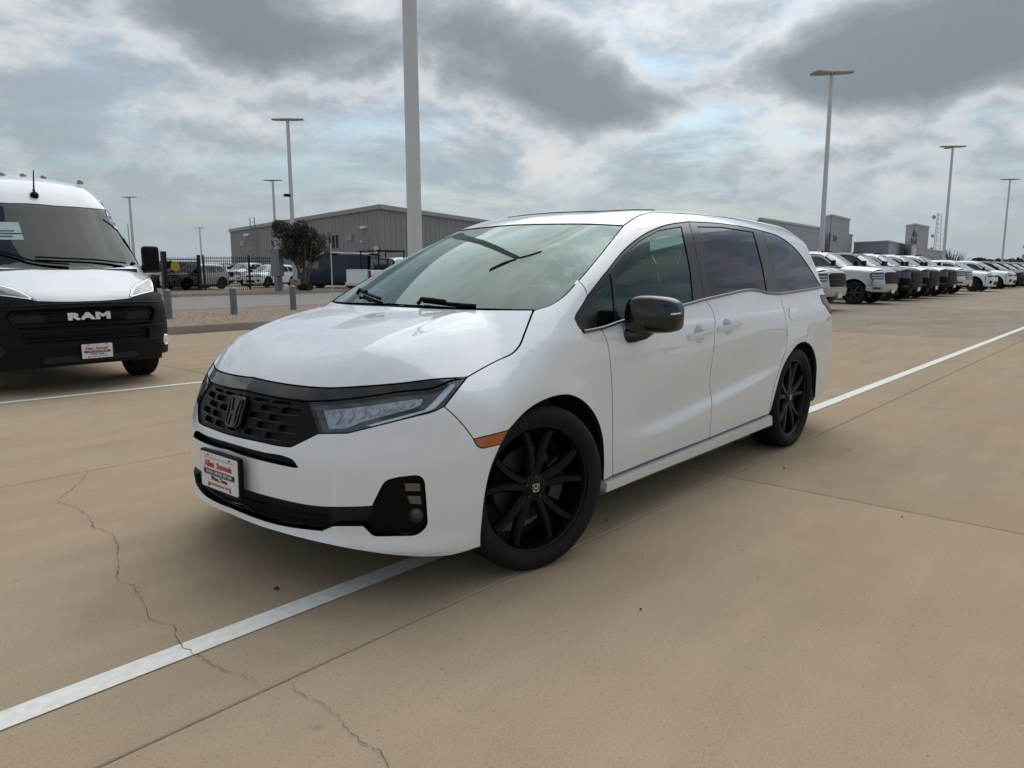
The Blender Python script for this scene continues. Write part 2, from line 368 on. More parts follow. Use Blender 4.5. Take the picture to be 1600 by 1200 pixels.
def panel(body, name, outline, ch, m, parent, mirror=True, holes=(), h=.035, bs=.016, gap=.0022, off=0., depth=.022, flange=None, hole_depth=None, push=None, rough_fn=None):
    """cut a panel out of the body skin: outline and holes are closed 3D loops; returns the objects"""
    loops = []
    for k, P in enumerate([outline]+list(holes)):
        uv = resample(body.to_uv(np.asarray(P), ch), bs, True); uv = inset(uv, gap if k == 0 else (-gap if gap < .01 else 0)); loops.append(uv)
    lo, hi = loops[0].min(0), loops[0].max(0)
    gx, gy = np.meshgrid(np.arange(lo[0]+h*.5, hi[0], h), np.arange(lo[1]+h*.5, hi[1], h)); gp = np.stack([gx.ravel(), gy.ravel()], 1)
    ok = inside(loops[0], gp)
    for l in loops[1:]: ok &= ~inside(l, gp)
    gp = gp[ok]
    for l in loops:
        if len(gp): gp = gp[dist_poly(l, gp) > min(h*.5, bs*.8)]
    allv = np.vstack(loops+([gp] if len(gp) else [])); edges = []; n0 = 0
    for l in loops:
        edges += [(n0+i, n0+(i+1) % len(l)) for i in range(len(l))]; n0 += len(l)
    r = delaunay_2d_cdt([Vector(q) for q in allv], edges, [], 0, 1e-7)
    V2 = np.array([tuple(q) for q in r[0]]); F = np.array([f for f in r[2] if len(f) == 3])
    cen = V2[F].mean(1); ok = inside(loops[0], cen)
    for l in loops[1:]: ok &= ~inside(l, cen)
    F = F[ok]; orig = r[3]; idx = {}
    for i, q in enumerate(orig):
        for k in q: idx[k] = i
    P3 = body.lift(V2, ch); N3 = body.grad(P3)
    if push is not None: P3 = P3+N3*push(P3)[:, None]
    P3 = P3-N3*off
    a, b, c = P3[F[:, 0]], P3[F[:, 1]], P3[F[:, 2]]; fl = (np.cross(b-a, c-a)*N3[F].mean(1)).sum(1) < 0
    F[fl] = F[fl][:, ::-1]
    V = list(P3); NN = list(N3); FF = [tuple(f) for f in F]; MI = [0]*len(FF); n0 = 0
    for k, l in enumerate(loops):
        dp = depth if k == 0 else (hole_depth if hole_depth is not None else depth)
        ids = [idx[n0+i] for i in range(len(l))]; n0 += len(l)
        if not dp: continue
        base = len(V); q = P3[ids]; nn = N3[ids]; t = np.roll(q, -1, 0)-np.roll(q, 1, 0); t /= np.linalg.norm(t, axis=1)[:, None]+1e-12
        fn = np.cross(t, nn); area = np.sum(l[:, 0]*np.roll(l[:, 1], -1)-np.roll(l[:, 0], -1)*l[:, 1])
        # outward side normal: away from the panel
        cenr = P3[F].mean((0, 1)) if k == 0 else q.mean(0)
        sgn = 1 if ((q-q.mean(0))*fn).sum() > 0 else -1
        if k: sgn = -sgn
        fn = fn*sgn
        V += list(q)+list(q-nn*dp); NN += list(fn)+list(fn); m_ = len(ids)
        for i in range(m_):
            j = (i+1) % m_; f = (base+i, base+j, base+m_+j, base+m_+i)
            A, B_, D = np.array(V[f[0]]), np.array(V[f[1]]), np.array(V[f[3]])
            if np.cross(B_-A, D-A)@fn[i] < 0: f = f[::-1]
            FF.append(f); MI.append(1)
    V = np.array(V); NN = np.array(NN); res = []
    fm = flange or M_GAP
    for side in ((1, -1) if mirror else (1,)):
        if side == -1: V_, N_, F_ = V*MIR, NN*MIR, [f[::-1] for f in FF]
        else: V_, N_, F_ = V, NN, FF
        o = mesh(name, V_, F_, [m, fm], parent, True, MI)
        try: o.data.normals_split_custom_set_from_vertices([tuple(q) for q in N_])
        except Exception as e: print('normals', name, e)
        res.append(o)
    return res
# ================================================================ the lot
def base(px, depth):
    """ground point below pixel column px at the given depth along the view"""
    k = (px-800)/FPX; d = np.array([CF[0], CF[1]])/math.hypot(CF[0], CF[1]); r = np.array([CR[0], CR[1]])
    q = CAMP[:2]+d*depth+r*k*depth; return np.array([q[0], q[1], 0.])
LA = math.radians(-1.1); LU = np.array([math.cos(LA), math.sin(LA), 0]); LV = np.array([-math.sin(LA), math.cos(LA), 0])
def lot(u, v, z=0.): return LU*u+LV*v+np.array([0, 0, z])
def concrete(name, col, joint=1.0, blot=.10, speck=.13, scale=1.):
    if name in MATS: return MATS[name]
    m = bpy.data.materials.new(name); m.use_nodes = True; nt = m.node_tree; b = nt.nodes['Principled BSDF']; N = nt.nodes.new; L = nt.links.new
    geo = N('ShaderNodeNewGeometry')
    def noise(s, det, r=.55, vec=None, dist=0):
        n = N('ShaderNodeTexNoise'); n.inputs['Scale'].default_value = s; n.inputs['Detail'].default_value = det; n.inputs['Roughness'].default_value = r; n.inputs['Distortion'].default_value = dist
        L(vec or geo.outputs['Position'], n.inputs['Vector']); return n.outputs['Fac']
    def rng_(v, a, b_, c, d):
        r = N('ShaderNodeMapRange'); L(v, r.inputs[0]); r.inputs[1].default_value = a; r.inputs[2].default_value = b_; r.inputs[3].default_value = c; r.inputs[4].default_value = d; return r.outputs[0]
    def mul(a, b_):
        n = N('ShaderNodeMath'); n.operation = 'MULTIPLY'; L(a, n.inputs[0]); L(b_, n.inputs[1]); return n.outputs[0]
    mp = N('ShaderNodeMapping'); mp.inputs['Scale'].default_value = (.35, 2.6, 1); L(geo.outputs['Position'], mp.inputs[0])
    big = rng_(noise(.45*scale, 5, .6), .3, .7, 1-blot, 1+blot)
    mid = rng_(noise(3.2, 6, .6), .3, .7, 1-blot*.6, 1+blot*.6)
    strk = rng_(noise(1.6, 5, .6, mp.outputs[0]), .35, .7, .95, 1.05)
    fine = rng_(noise(130, 2, .7), .28, .72, 1-speck, 1+speck)
    pore = rng_(noise(62, 3, .6), .31, .36, .70, 1.0)
    stain = rng_(noise(1.1, 4, .5, None, .6), .64, .74, 1.0, .90)
    oi = N('ShaderNodeObjectInfo'); slab = rng_(oi.outputs['Random'], 0, 1, .965, 1.035)
    drip = rng_(noise(5.5, 2, .4, None, .3), .735, .775, 1.0, .80)
    f = mul(mul(mul(mul(big, mid), mul(strk, fine)), mul(pore, stain)), mul(slab, drip))
    tint = N('ShaderNodeMix'); tint.data_type = 'RGBA'; L(noise(.8, 4), tint.inputs[0]); tint.inputs[6].default_value = (*[c*t for c, t in zip(col, (1.03, 1.0, .95))], 1); tint.inputs[7].default_value = (*[c*t for c, t in zip(col, (.97, 1.0, 1.06))], 1)
    mx = N('ShaderNodeMix'); mx.data_type = 'RGBA'; mx.blend_type = 'MULTIPLY'; mx.inputs[0].default_value = 1; L(tint.outputs[2], mx.inputs[6]); L(f, mx.inputs[7]); L(mx.outputs[2], b.inputs['Base Color'])
    b.inputs['Roughness'].default_value = .95; b.inputs['Specular IOR Level'].default_value = .12
    bp = N('ShaderNodeBump'); bp.inputs['Strength'].default_value = .2; bp.inputs['Distance'].default_value = .004; L(noise(150, 3, .7), bp.inputs['Height']); L(bp.outputs[0], b.inputs['Normal'])
    MATS[name] = m; return m
TAN = (.475, .360, .243)
M_SLAB = concrete('tan concrete', TAN, blot=.07); M_SLABB = concrete('tan concrete, darker pour', tuple(c*k for c, k in zip(TAN, (.945, .94, .93))), blot=.07); M_SLAB2 = concrete('weathered concrete', (.35, .285, .215), blot=.13)
M_SLAB3 = concrete('far concrete', (.40, .325, .24), blot=.08); M_ROAD = concrete('road concrete', (.33, .30, .265), blot=.08)
M_KERB = concrete('kerb concrete', (.36, .31, .25)); M_SUB = mat('joint filler', (.05, .042, .035), .95)
M_PAINT = mat('road paint', (.90, .875, .79), .7, noise=(26, .10), bump=(160, .1))
M_PAINT2 = mat('worn road paint', (.60, .58, .53), .8, noise=(9, .25))
M_CRACK = mat('crack', (.045, .036, .028), .95)
def sheet(name, pts, z, m, parent=None):
    return mesh(name, [(p[0], p[1], z) for p in pts], [tuple(range(len(pts)))], m, parent)
g = sheet('ground', [(-1500, -1500), (1500, -1500), (1500, 1500), (-1500, 1500)], -.035, M_SLAB3); tag(g, kind='structure')
pk = sheet('parking_lot', [lot(14, -12.4), lot(14, 9.2), lot(-97, 9.2), lot(-97, -12.4)], -.022, M_SUB); tag(pk, kind='structure')
us = [13.5, 4.1, -1.95, -13.6, -25.2, -36.8, -48.4, -60, -78, -96]; vs = [-12.3, -6.42, -2.30, .925, 4.6, 8.9]
for i in range(len(us)-1):
    for j in range(len(vs)-1):
        u1, u0 = us[i], us[i+1]; v0, v1 = vs[j], vs[j+1]; g_ = .0035; c_ = .004
        ring = lambda q, z: [lot(u0+q, v0+q, z), lot(u1-q, v0+q, z), lot(u1-q, v1-q, z), lot(u0+q, v1-q, z)]
        V = ring(g_, -.02)+ring(g_, -c_)+ring(g_+c_, 0.)
        F = [(8, 9, 10, 11)]+[(k*4+a, k*4+(a+1) % 4, k*4+4+(a+1) % 4, k*4+4+a) for k in (0, 1) for a in range(4)]
        mesh('slab', V, F, M_SLAB if i < 2 else M_SLABB if i == 2 else (M_SLAB2 if i == 3 else M_SLAB3), pk)
# painted stripes
def stripe(a, b, w, m=M_PAINT, name='parking_stripe', label=None, group=None):
    a, b = np.array(a[:2], float), np.array(b[:2], float); d = (b-a)/np.linalg.norm(b-a); n = np.array([-d[1], d[0]])*w/2
    k = max(2, int(np.linalg.norm(b-a)/.25)); V = []; 
    for t in np.linspace(0, 1, k+1):
        q = a+(b-a)*t; e = (random.random()-.5)*.004; V += [(*(q+n*(1+e/w)), .004), (*(q-n*(1-e/w)), .004)]
    o = mesh(name, V, [(2*i, 2*i+1, 2*i+3, 2*i+2) for i in range(k)], m)
    tag(o, label, None, group, kind='structure'); return o
stripe(lot(9, .495), lot(-24.5, .495), .108)
A_, B_ = gz((0, 630.2)), gz((318, 597)); d_ = (B_-A_)/np.linalg.norm(B_-A_)
stripe(A_-d_*5, B_+d_*4.5, .10)
for a, b in (((1303, 482.5), (1345, 477.5)),): stripe(gz(a), gz(a)+np.array([0.3, -5.5, 0]), .10, M_PAINT2)
for u in (-24.6, -30.4, -33.4, -36.3, -39.8, -43.3, -49.8, -53): stripe(lot(u, -3.6), lot(u, -9.0), .10, M_PAINT2)
# cracks: dark jagged ribbons
def crack(px, w=.006, parent=pk):
    q = np.array([gz(p) for p in px]); out = [q[0]]
    for a, b in zip(q[:-1], q[1:]):
        n = max(2, int(np.linalg.norm(b-a)/.018)); t = (b-a)/np.linalg.norm(b-a); s = np.array([-t[1], t[0], 0])
        for k in range(1, n+1): out.append(a+(b-a)*k/n+s*rng.normal(0, .0045)*(k < n))
    V = []; 
    for i, p in enumerate(out):
        t = out[min(i+1, len(out)-1)]-out[max(i-1, 0)]; t /= np.linalg.norm(t)+1e-9; s = np.array([-t[1], t[0], 0]); ww = w*.36*(.25+.9*abs(rng.normal(0, .6)))*min(1, (i+1)/6, (len(out)-i)/6)
        V += [p+s*ww/2+[0, 0, .0055], p-s*ww/2+[0, 0, .0055]]
    return mesh('crack', V, [(2*i, 2*i+1, 2*i+3, 2*i+2) for i in range(len(out)-1)], M_CRACK, parent)
crack([(138.6, 736), (128, 752), (110, 768), (88, 784), (120, 794.5), (141, 810.5), (146.6, 824), (176, 836), (184, 850.5), (185.5, 885), (182, 904), (192, 913), (210.5, 916), (221, 936), (229, 954.5), (234.5, 969), (272, 978.5), (277, 1000), (290.5, 1016), (325, 1034), (352, 1050), (381, 1056), (405, 1078)], .0075)
crack([(48, 790), (66, 787), (88, 784)], .004); crack([(88, 784), (40, 792), (0, 797)], .002)
crack([(454, 1064), (460, 1079), (480.6, 1094), (495.6, 1098), (516, 1111), (529, 1126), (546, 1145), (569, 1164), (595, 1175), (606, 1197.5), (612, 1215), (640, 1245)], .007)
crack([(380, 1048), (395, 1060), (412, 1080)], .003); crack([(740, 908), (748, 916)], .008); crack([(272, 978.5), (283, 990), (291, 1000)], .003)
# crumbs and bits of leaf on the slab
M_LEAFB = mat('dry leaf', (.055, .040, .028), .9)
for i, (x, y, s, lb) in enumerate([(1001, 954, .009, 'tiny dry leaf crumb alone on the bare concrete'), (432, 922, .020, 'dry brown leaf bit on the concrete by the white stripe'), (1225, 733, .016, 'dry brown leaf bit beside the crossing slab joint'), (948, 815, .014, 'dry leaf crumb on the slab joint by the front tyre'), (1410, 809, .009, 'tiny dry leaf crumb on the slab joint right of the minivan')]):
    c = gz((x, y)); n = 7; a0 = random.random()*6; V = [(0, 0, .012*s/.02+.006)]+[(s*(.5+.5*random.random())*math.cos(a0+k*6.283/n), s*.6*(.4+.6*random.random())*math.sin(a0+k*6.283/n), .003+.006*random.random()) for k in range(n)]
    o = mesh('leaf_crumb', V, [(0, k+1, (k+1) % n+1) for k in range(n)], M_LEAFB); o.location = c
    tag(o, lb, 'leaf', 'leaf crumbs scattered on the concrete')
# ---- kerbed islands
M_MULCH = mat('brown gravel', (.31, .225, .165), .95, noise=(14, .4), bump=(30, .8))
def island(name, u0, u1, v0, v1, h=.14, kw=.16, bed=None):
    """closed kerb ring with a bed inside"""
    k = MB(); r = 1.2
    def ring(off, z):
        P = []
        for cu, cv, a0 in ((u1-r, v1-r, 0), (u0+r, v1-r, 90), (u0+r, v0+r, 180), (u1-r, v0+r, 270)):
            for t in range(7):
                a = math.radians(a0+15*t); P.append(lot(cu+(r-off)*math.cos(a), cv+(r-off)*math.sin(a), z))
        return P
    R = [ring(0, -.03), ring(.012, h-.02), ring(.03, h), ring(kw-.02, h), ring(kw, h-.015), ring(kw, .02)]; n = len(R[0])
    k.add([q for r_ in R for q in r_], [(i*n+j, i*n+(j+1) % n, (i+1)*n+(j+1) % n, (i+1)*n+j) for i in range(5) for j in range(n)])
    o = k.build(name, M_KERB); tag(o, kind='structure')
    b = ring(kw-.005, h-.02); c = mesh('gravel_bed', b, [tuple(range(n))], bed or M_MULCH, o)
    return o
island('kerb_island', -40, 6.5, -19.4, -12.75)
rd = sheet('road', [lot(60, -34.2), lot(60, -19.6), lot(-140, -19.6), lot(-140, -34.2)], -.018, M_ROAD); tag(rd, kind='structure')
k2 = MB()
for (a, b) in ((-13.2, -60), ):
    k2.add([lot(a, -34.2, -.03), lot(b, -34.2, -.03), lot(a, -34.23, .13), lot(b, -34.23, .13), lot(a, -34.4, .13), lot(b, -34.4, .13)], [(0, 1, 3, 2), (2, 3, 5, 4)])
ko = k2.build('kerb', M_KERB); tag(ko, kind='structure')
M_DRY = mat('dry grass verge', (.20, .155, .10), .95, noise=(6, .35), bump=(40, .6))
vg = sheet('verge', [lot(-13.2, -34.35), lot(-60, -34.35), lot(-60, -41.5), lot(-13.2, -41.5)], .115, M_DRY); tag(vg, kind='structure')
# gravel lumps on the bed: real stones, too many to count
def stones():
    V = []; F = []
    for i in range(7000):
        u = rng.uniform(-22, 4); v = rng.uniform(-19.1, -13.05); s = rng.uniform(.006, .02); c = lot(u, v, .122)
        n = len(V); a = rng.uniform(0, 6.28)
        V += [tuple(c+[s*math.cos(a+k*2.094), s*math.sin(a+k*2.094), 0]) for k in range(3)]+[tuple(c+[0, 0, s*rng.uniform(.5, .9)])]
        F += [(n, n+1, n+3), (n+1, n+2, n+3), (n+2, n, n+3)]
    o = mesh('gravel', V, F, M_MULCH); tag(o, 'loose brown gravel covering the kerbed island', 'gravel', kind='stuff')
stones()
# bollards
M_BOLL = mat('galvanised steel', (.17, .185, .195), .5, metal=.3, noise=(8, .12))
for i, (x, yt, yb) in enumerate(((264, 458.5, 498), (366, 455.5, 491), (458.5, 452.5, 484))):
    c = gz((x, yb), .12); h = .70; b = MB(); b.lathe([(.002, h+.035), (.05, h+.026), (.088, h), (.092, h-.03), (.092, -.05)], (0, 0, 0), (0, 0, 1), 20)
    o = b.build('bollard', M_BOLL, smooth=True); o.location = c
    tag(o, ['grey steel bollard on the gravel island beside the cargo van', 'grey steel bollard on the gravel island, middle one of three', 'grey steel bollard on the gravel island beside the white minivan hood'][i], 'bollard', 'bollards on the gravel island')
# ================================================================ white minivan
class VanBody(Body):
    def __init__(s):
        s.w = pch([-4.3, -3.9, -3.4, -2.8, -1.5, -.4, .1, .5, .8], [.874, .945, .968, .981, .983, .983, .979, .954, .899])
        s.v = pch([.12, .24, .38, .55, .75, .9, 1.0, 1.08, 1.15, 1.25, 1.45, 1.62, 1.75], [-.06, -.03, -.008, 0, 0, -.008, -.025, -.055, -.085, -.115, -.195, -.285, -.37])
        s.h = pch([-.6, -.2, .1, .4, .65, .8, .9], [1.152, 1.131, 1.098, 1.030, .932, .868, .799])
        s.hc = pch([0, .3, .5, .6, .67, .78, .9], [0, -.008, -.002, .020, .056, .129, .216])
        s.ws = pch([-1.6, -1.05, -.5, .03, .4], [1.827, 1.638, 1.398, 1.128, .924])
        s.r = pch([-4.3, -3.9, -3.3, -2.6, -2., -1.5, -1.1, -.8], [1.602, 1.667, 1.702, 1.716, 1.703, 1.676, 1.634, 1.555])
        s.rc = pch([0, .3, .5, .62, .75], [0, .009, .027, .080, .147])
        s.f = pch([.12, .2, .3, .45, .58, .68, .78, .86, .95], [.812, .882, .902, .912, .903, .867, .826, .764, .69])
        s.fc = pch([0, .3, .5, .65, .8, .92, 1.0], [0, .035, .09, .16, .279, .413, .559])
        s.b = pch([.15, .35, .6, .9, 1.1, 1.4, 1.62, 1.75], [-4.081, -4.228, -4.295, -4.28, -4.184, -4.029, -3.936, -3.828])
        s.bc = pch([0, .4, .6, .75, .9, 1.0], [0, .039, .106, .205, .336, .482])
    def W(s, x, z):
        w = s.w(x)+s.v(z)
        for cx in (0., -3.0):
            r = np.hypot(x-cx, z-.37); w = w+.014*np.exp(-((r-.42)/.08)**2)
        t = np.clip((-.75-x)/1.75, -.5, 1.05)                                # hooked crease low on the doors
        zl = .445+.19*np.clip(t-.12, 0, 2)**1.15+.10*np.clip(.22-t, 0, 1)**1.4
        wid = .075-.035*np.clip(t, 0, 1); amp = .030*sst(-.50, -1.15, x)*sst(-2.72, -2.2, x)
        w = w-amp*sst(zl-.010, zl+wid, z)*(1-sst(zl+wid, zl+.36, z))
        zs = .995+.02*np.clip(-x/3, -.2, 1.3)                                # shoulder crease
        w = w-.012*sst(zs-.006, zs+.022, z)*sst(.1, -.5, x)*(1-sst(zs+.05, zs+.14, z)*.6)
        # front bumper corner: a soft vertical fold beside the lamp recess
        return w
    def G(s, p):
        x, y, z = p[..., 0], np.abs(p[..., 1]), p[..., 2]
        side = y-s.W(x, z)
        hood = z-s.h(x)+s.hc(y)-.006*np.exp(-((y-(.47+.06*np.clip((.8-x), 0, 1)))/.035)**2)*sst(.75, .5, x)
        ws = (z-s.ws(x+.40*y*y))*.88
        roof = z-s.r(x)+s.rc(y)
        hs = smax(side, hood, .09); cs = smax(side, smax(ws, roof, .10), .07)
        g = smin(hs, cs, .012)
        # front: bumper chin roll and bonnet lip
        fr = x-s.f(z)+s.fc(y)
        fr = fr-.022*np.exp(-((z-.235)/.035)**2)
        g = smax(g, fr, .06)
        return smax(g, -(x-s.b(z))+s.bc(y), .08)
    def sd(s, q): return s.lift(np.array(q, float), 'side')
    def tp(s, q): return s.lift(np.array(q, float), 'top')
    def fr(s, q): return s.lift(np.array(q, float), 'front')
    def rr(s, q): return s.lift(np.array(q, float), 'rear')

def h_emblem(name, parent, O, U, V, w, h, m, mb, thick):
    """rounded trapezoid ring with the letter H"""
    O, U, V = [np.array(q, float) for q in (O, U, V)]; W = np.cross(U, V); W /= np.linalg.norm(W)
    def trap(k, r):
        P = []
        c = [(w*k/2, h*k/2), (-w*k/2, h*k/2), (-w*.80*k/2, -h*k/2), (w*.80*k/2, -h*k/2)]; n = len(c)
        for i in range(n):
            p0, p1, p2 = [np.array(c[(i+j-1) % n]) for j in range(3)]; a = p1+(p0-p1)/np.linalg.norm(p0-p1)*r; b = p1+(p2-p1)/np.linalg.norm(p2-p1)*r
            for t in np.linspace(0, 1, 6): P.append((1-t)**2*a+2*t*(1-t)*p1+t*t*b)
        return P
    o_, i_ = trap(1, h*.16), trap(.86, h*.13); n = len(o_); b = MB()
    V3 = [O+U*q[0]+V*q[1]+W*z for z in (0, thick) for q in o_]+[O+U*q[0]+V*q[1]+W*z for z in (0, thick) for q in i_]
    F = []
    for k in range(n):
        j = (k+1) % n; F += [(k, j, n+j, n+k), (2*n+k, 3*n+k, 3*n+j, 2*n+j), (n+k, n+j, 3*n+j, 3*n+k)]
    b.add(V3, F)
    for s in (1, -1):
        b.prism([(s*w*.16, -h*.43), (s*w*.27, -h*.43), (s*w*.21, 0), (s*w*.36, h*.43), (s*w*.22, h*.43), (s*w*.11, 0)][::s], O, U, V, W*thick)
    b.prism([(-w*.17, -h*.10), (w*.17, -h*.10), (w*.15, h*.02), (-w*.15, h*.02)], O, U, V, W*thick*.9)
    ring = b.build(name, m, parent, bevel=thick*.15, seg=1)
    if mb is not None:
        c = MB(); c.prism([tuple(q) for q in trap(.9, h*.13)], O, U, V, W*thick*.25); c.build('emblem_backing', mb, ring)
    return ring

def make_wheel(parent, loc, rz, R=.367, rim=.282, wid=.235, rimmat=None, logo=True, steel=True, nsp=5):
    """wheel whose outer face looks along +y of the part; returns the wheel mesh (rim) with its sub-parts"""
    rm = rimmat or M_RIM; b = MB()
    # barrel and lip
    b.lathe([(rim-.045, -wid*.75), (rim-.012, -wid*.72), (rim-.022, -.06), (rim-.018, -.020), (rim-.010, -.006), (rim+.001, -.002), (rim+.003, -.010)], (0, 0, 0), (0, 1, 0), 64)
    # hub
    b.lathe([(.001, -.020), (.030, -.020), (.036, -.024), (.062, -.030), (.072, -.045), (.075, -.09)], (0, 0, 0), (0, 1, 0), 40)
    for k in range(nsp):
        a0 = 2*math.pi*k/nsp+math.pi/2+.05
        for s in (-1, 1):
            sec = []
            for t in np.linspace(0, 1, 9):
                r = .050+(rim-.022-.050)*t; a = a0+s*(.26*(1-t)**2*.5+.10+.215*t**1.3)*.86
                wd_ = (.024-.004*t); dz = -.030+.016*math.sin(t*math.pi*.55)-.0*t
                c = np.array([r*math.cos(a), dz, r*math.sin(a)]); tn = np.array([-math.sin(a), 0, math.cos(a)])
                sec.append([c-tn*wd_+[0, -.014, 0], c-tn*wd_*.55, c+tn*wd_*.55, c+tn*wd_+[0, -.014, 0], c+tn*wd_*.8+[0, -.042, 0], c-tn*wd_*.8+[0, -.042, 0]])
            V = [q for s_ in sec for q in s_]; F = [(i*6+j, i*6+(j+1) % 6, (i+1)*6+(j+1) % 6, (i+1)*6+j) for i in range(8) for j in range(6)]
            b.add(V, F)
    w = b.build('wheel', rm, parent, smooth=True)
    w.location = loc; w.rotation_euler = (0, 0, rz)
    t = MB(); pr = []
    hw = wid/2; c = -hw+.012
    for a in np.linspace(0, 1, 9): pr.append((rim+.000+(R-.035-rim)*a, c+hw*(.92+.16*math.sin(a*math.pi*.62))))
    pr += [(R-.018, c+hw*1.02), (R-.006, c+hw*.93), (R, c+hw*.80)]
    for q in (.62, .30, 0, -.30, -.62):       # tread with circumferential grooves
        pr += [(R+.001, c+hw*(q+.07)), (R-.009, c+hw*(q+.055)), (R-.009, c+hw*(q-.055)), (R+.001, c+hw*(q-.07))]
    pr += [(R, c-hw*.82), (R-.012, c-hw*1.0), (R-.05, c-hw*1.06), (rim, c-hw*.9)]
    t.lathe(pr, (0, 0, 0), (0, 1, 0), 72); ty = t.build('tyre', M_RUBBER, w, smooth=True)
    if steel:
        d = MB(); d.lathe([(.06, -.10), (.17, -.10), (.17, -.125), (.06, -.125)], (0, 0, 0), (0, 1, 0), 40, True); d.build('brake_disc', M_STEEL, w, smooth=True)
        cl = MB(); P = [(.118*math.cos(a), .118*math.sin(a)) for a in np.linspace(2.5, 3.7, 8)]+[(.188*math.cos(a), .188*math.sin(a)) for a in np.linspace(3.7, 2.5, 8)]
        cl.prism(P, (0, -.060, 0), (1, 0, 0), (0, 0, 1), (0, -.085, 0)); cl.build('brake_caliper', M_STEEL, w, bevel=.006)
        for k in range(5):
            a = 2*math.pi*k/5+.4; nb = MB(); nb.lathe([(.0005, -.022), (.008, -.022), (.0095, -.03), (.0095, -.045)], (.048*math.cos(a), 0, .048*math.sin(a)), (0, 1, 0), 6); nb.build('wheel_nut', M_DKCHROME, w)
    if logo: h_emblem('centre_emblem', w, (0, -.0195, 0), (-1, 0, 0), (0, 0, 1), .040, .036, M_CHROME, M_PIANO, .003)
    return w
def wheel_house(parent, cx, y0, y1, r, zc, m=None):
    b = MB(); 
    A = np.linspace(-.35, math.pi+.35, 26)
    V = [(cx+r*math.cos(a), y, zc+r*math.sin(a)) for y in (y0, y1) for a in A]; n = len(A)
    F = [(i, i+1, n+i+1, n+i) for i in range(n-1)]+[tuple(range(n))]
    b.add(V, F); return b.build('wheel_arch_liner', m or M_GAP, parent)

def dealer_plate(parent, O, U, V, w=.305, h=.152, frame=True, part='licence_plate'):
    """white dealer plate with its lettering, centred at O"""
    O, U, V = [np.array(q, float) for q in (O, U, V)]; W = np.cross(U, V); W /= np.linalg.norm(W)
    pl = MB(); pl.prism(rounded(w, h, .010), O, U, V, W*.003); p = pl.build(part, M_PLATE, parent)
    if frame:
        fb = MB(); fb.prism(rounded(w+.022, h+.020, .012), O-W*.020, U, V, W*.019); fb.build('plate_frame', M_SATIN, p, bevel=.003)
    k = w/.305; Q = O+W*.003
    text_mesh('lettering', 'Allen', .040*k, M_PRED, p, Q+U*-.078*k+V*.028*k, U, V, bold=.0012*k, sx=.98)
    text_mesh('lettering', 'Samuels', .036*k, M_PRED, p, Q+U*.046*k+V*.028*k, U, V, bold=.0012*k, sx=1.06)
    bar = MB(); bar.prism([(-.128*k, -.016*k), (.128*k, -.016*k), (.128*k, .006*k), (-.128*k, .006*k)], Q, U, V, W*.0008); bar.build('lettering_bar', M_PBLK, p)
    text_mesh('lettering', 'DODGE  CHRYSLER  JEEP  RAM', .0165*k, M_PLATE, p, Q+V*-.005*k, U, V, lift=.0012, bold=.0003*k, sx=.93)
    text_mesh('lettering', 'Waco, Texas', .025*k, M_PBLK, p, Q+V*-.031*k, U, V, bold=.0005*k)
    text_mesh('lettering', 'allensamuelswaco.com  254-772', .0145*k, M_PRED, p, Q+V*-.056*k, U, V, bold=.0002*k, sx=1.02)
    ln = MB(); ln.prism([(-.128*k, -.0195*k), (.128*k, -.0195*k), (.128*k, -.0180*k), (-.128*k, -.0180*k)], Q, U, V, W*.0007)
    ln.prism([(-.125*k, .055*k), (.125*k, .055*k), (.125*k, .0565*k), (-.125*k, .0565*k)], Q, U, V, W*.0007); ln.build('lettering_rule', M_PBLK, p)
    for sx in (-1, 1):
        for sy in (-1, 1):
            s = MB(); s.prism(rounded(.020*k, .006*k, .0029*k, 3), Q+U*sx*.089*k+V*sy*.066*k, U, V, W*.0008); s.build('plate_slot', M_PBLK, p)
    return p

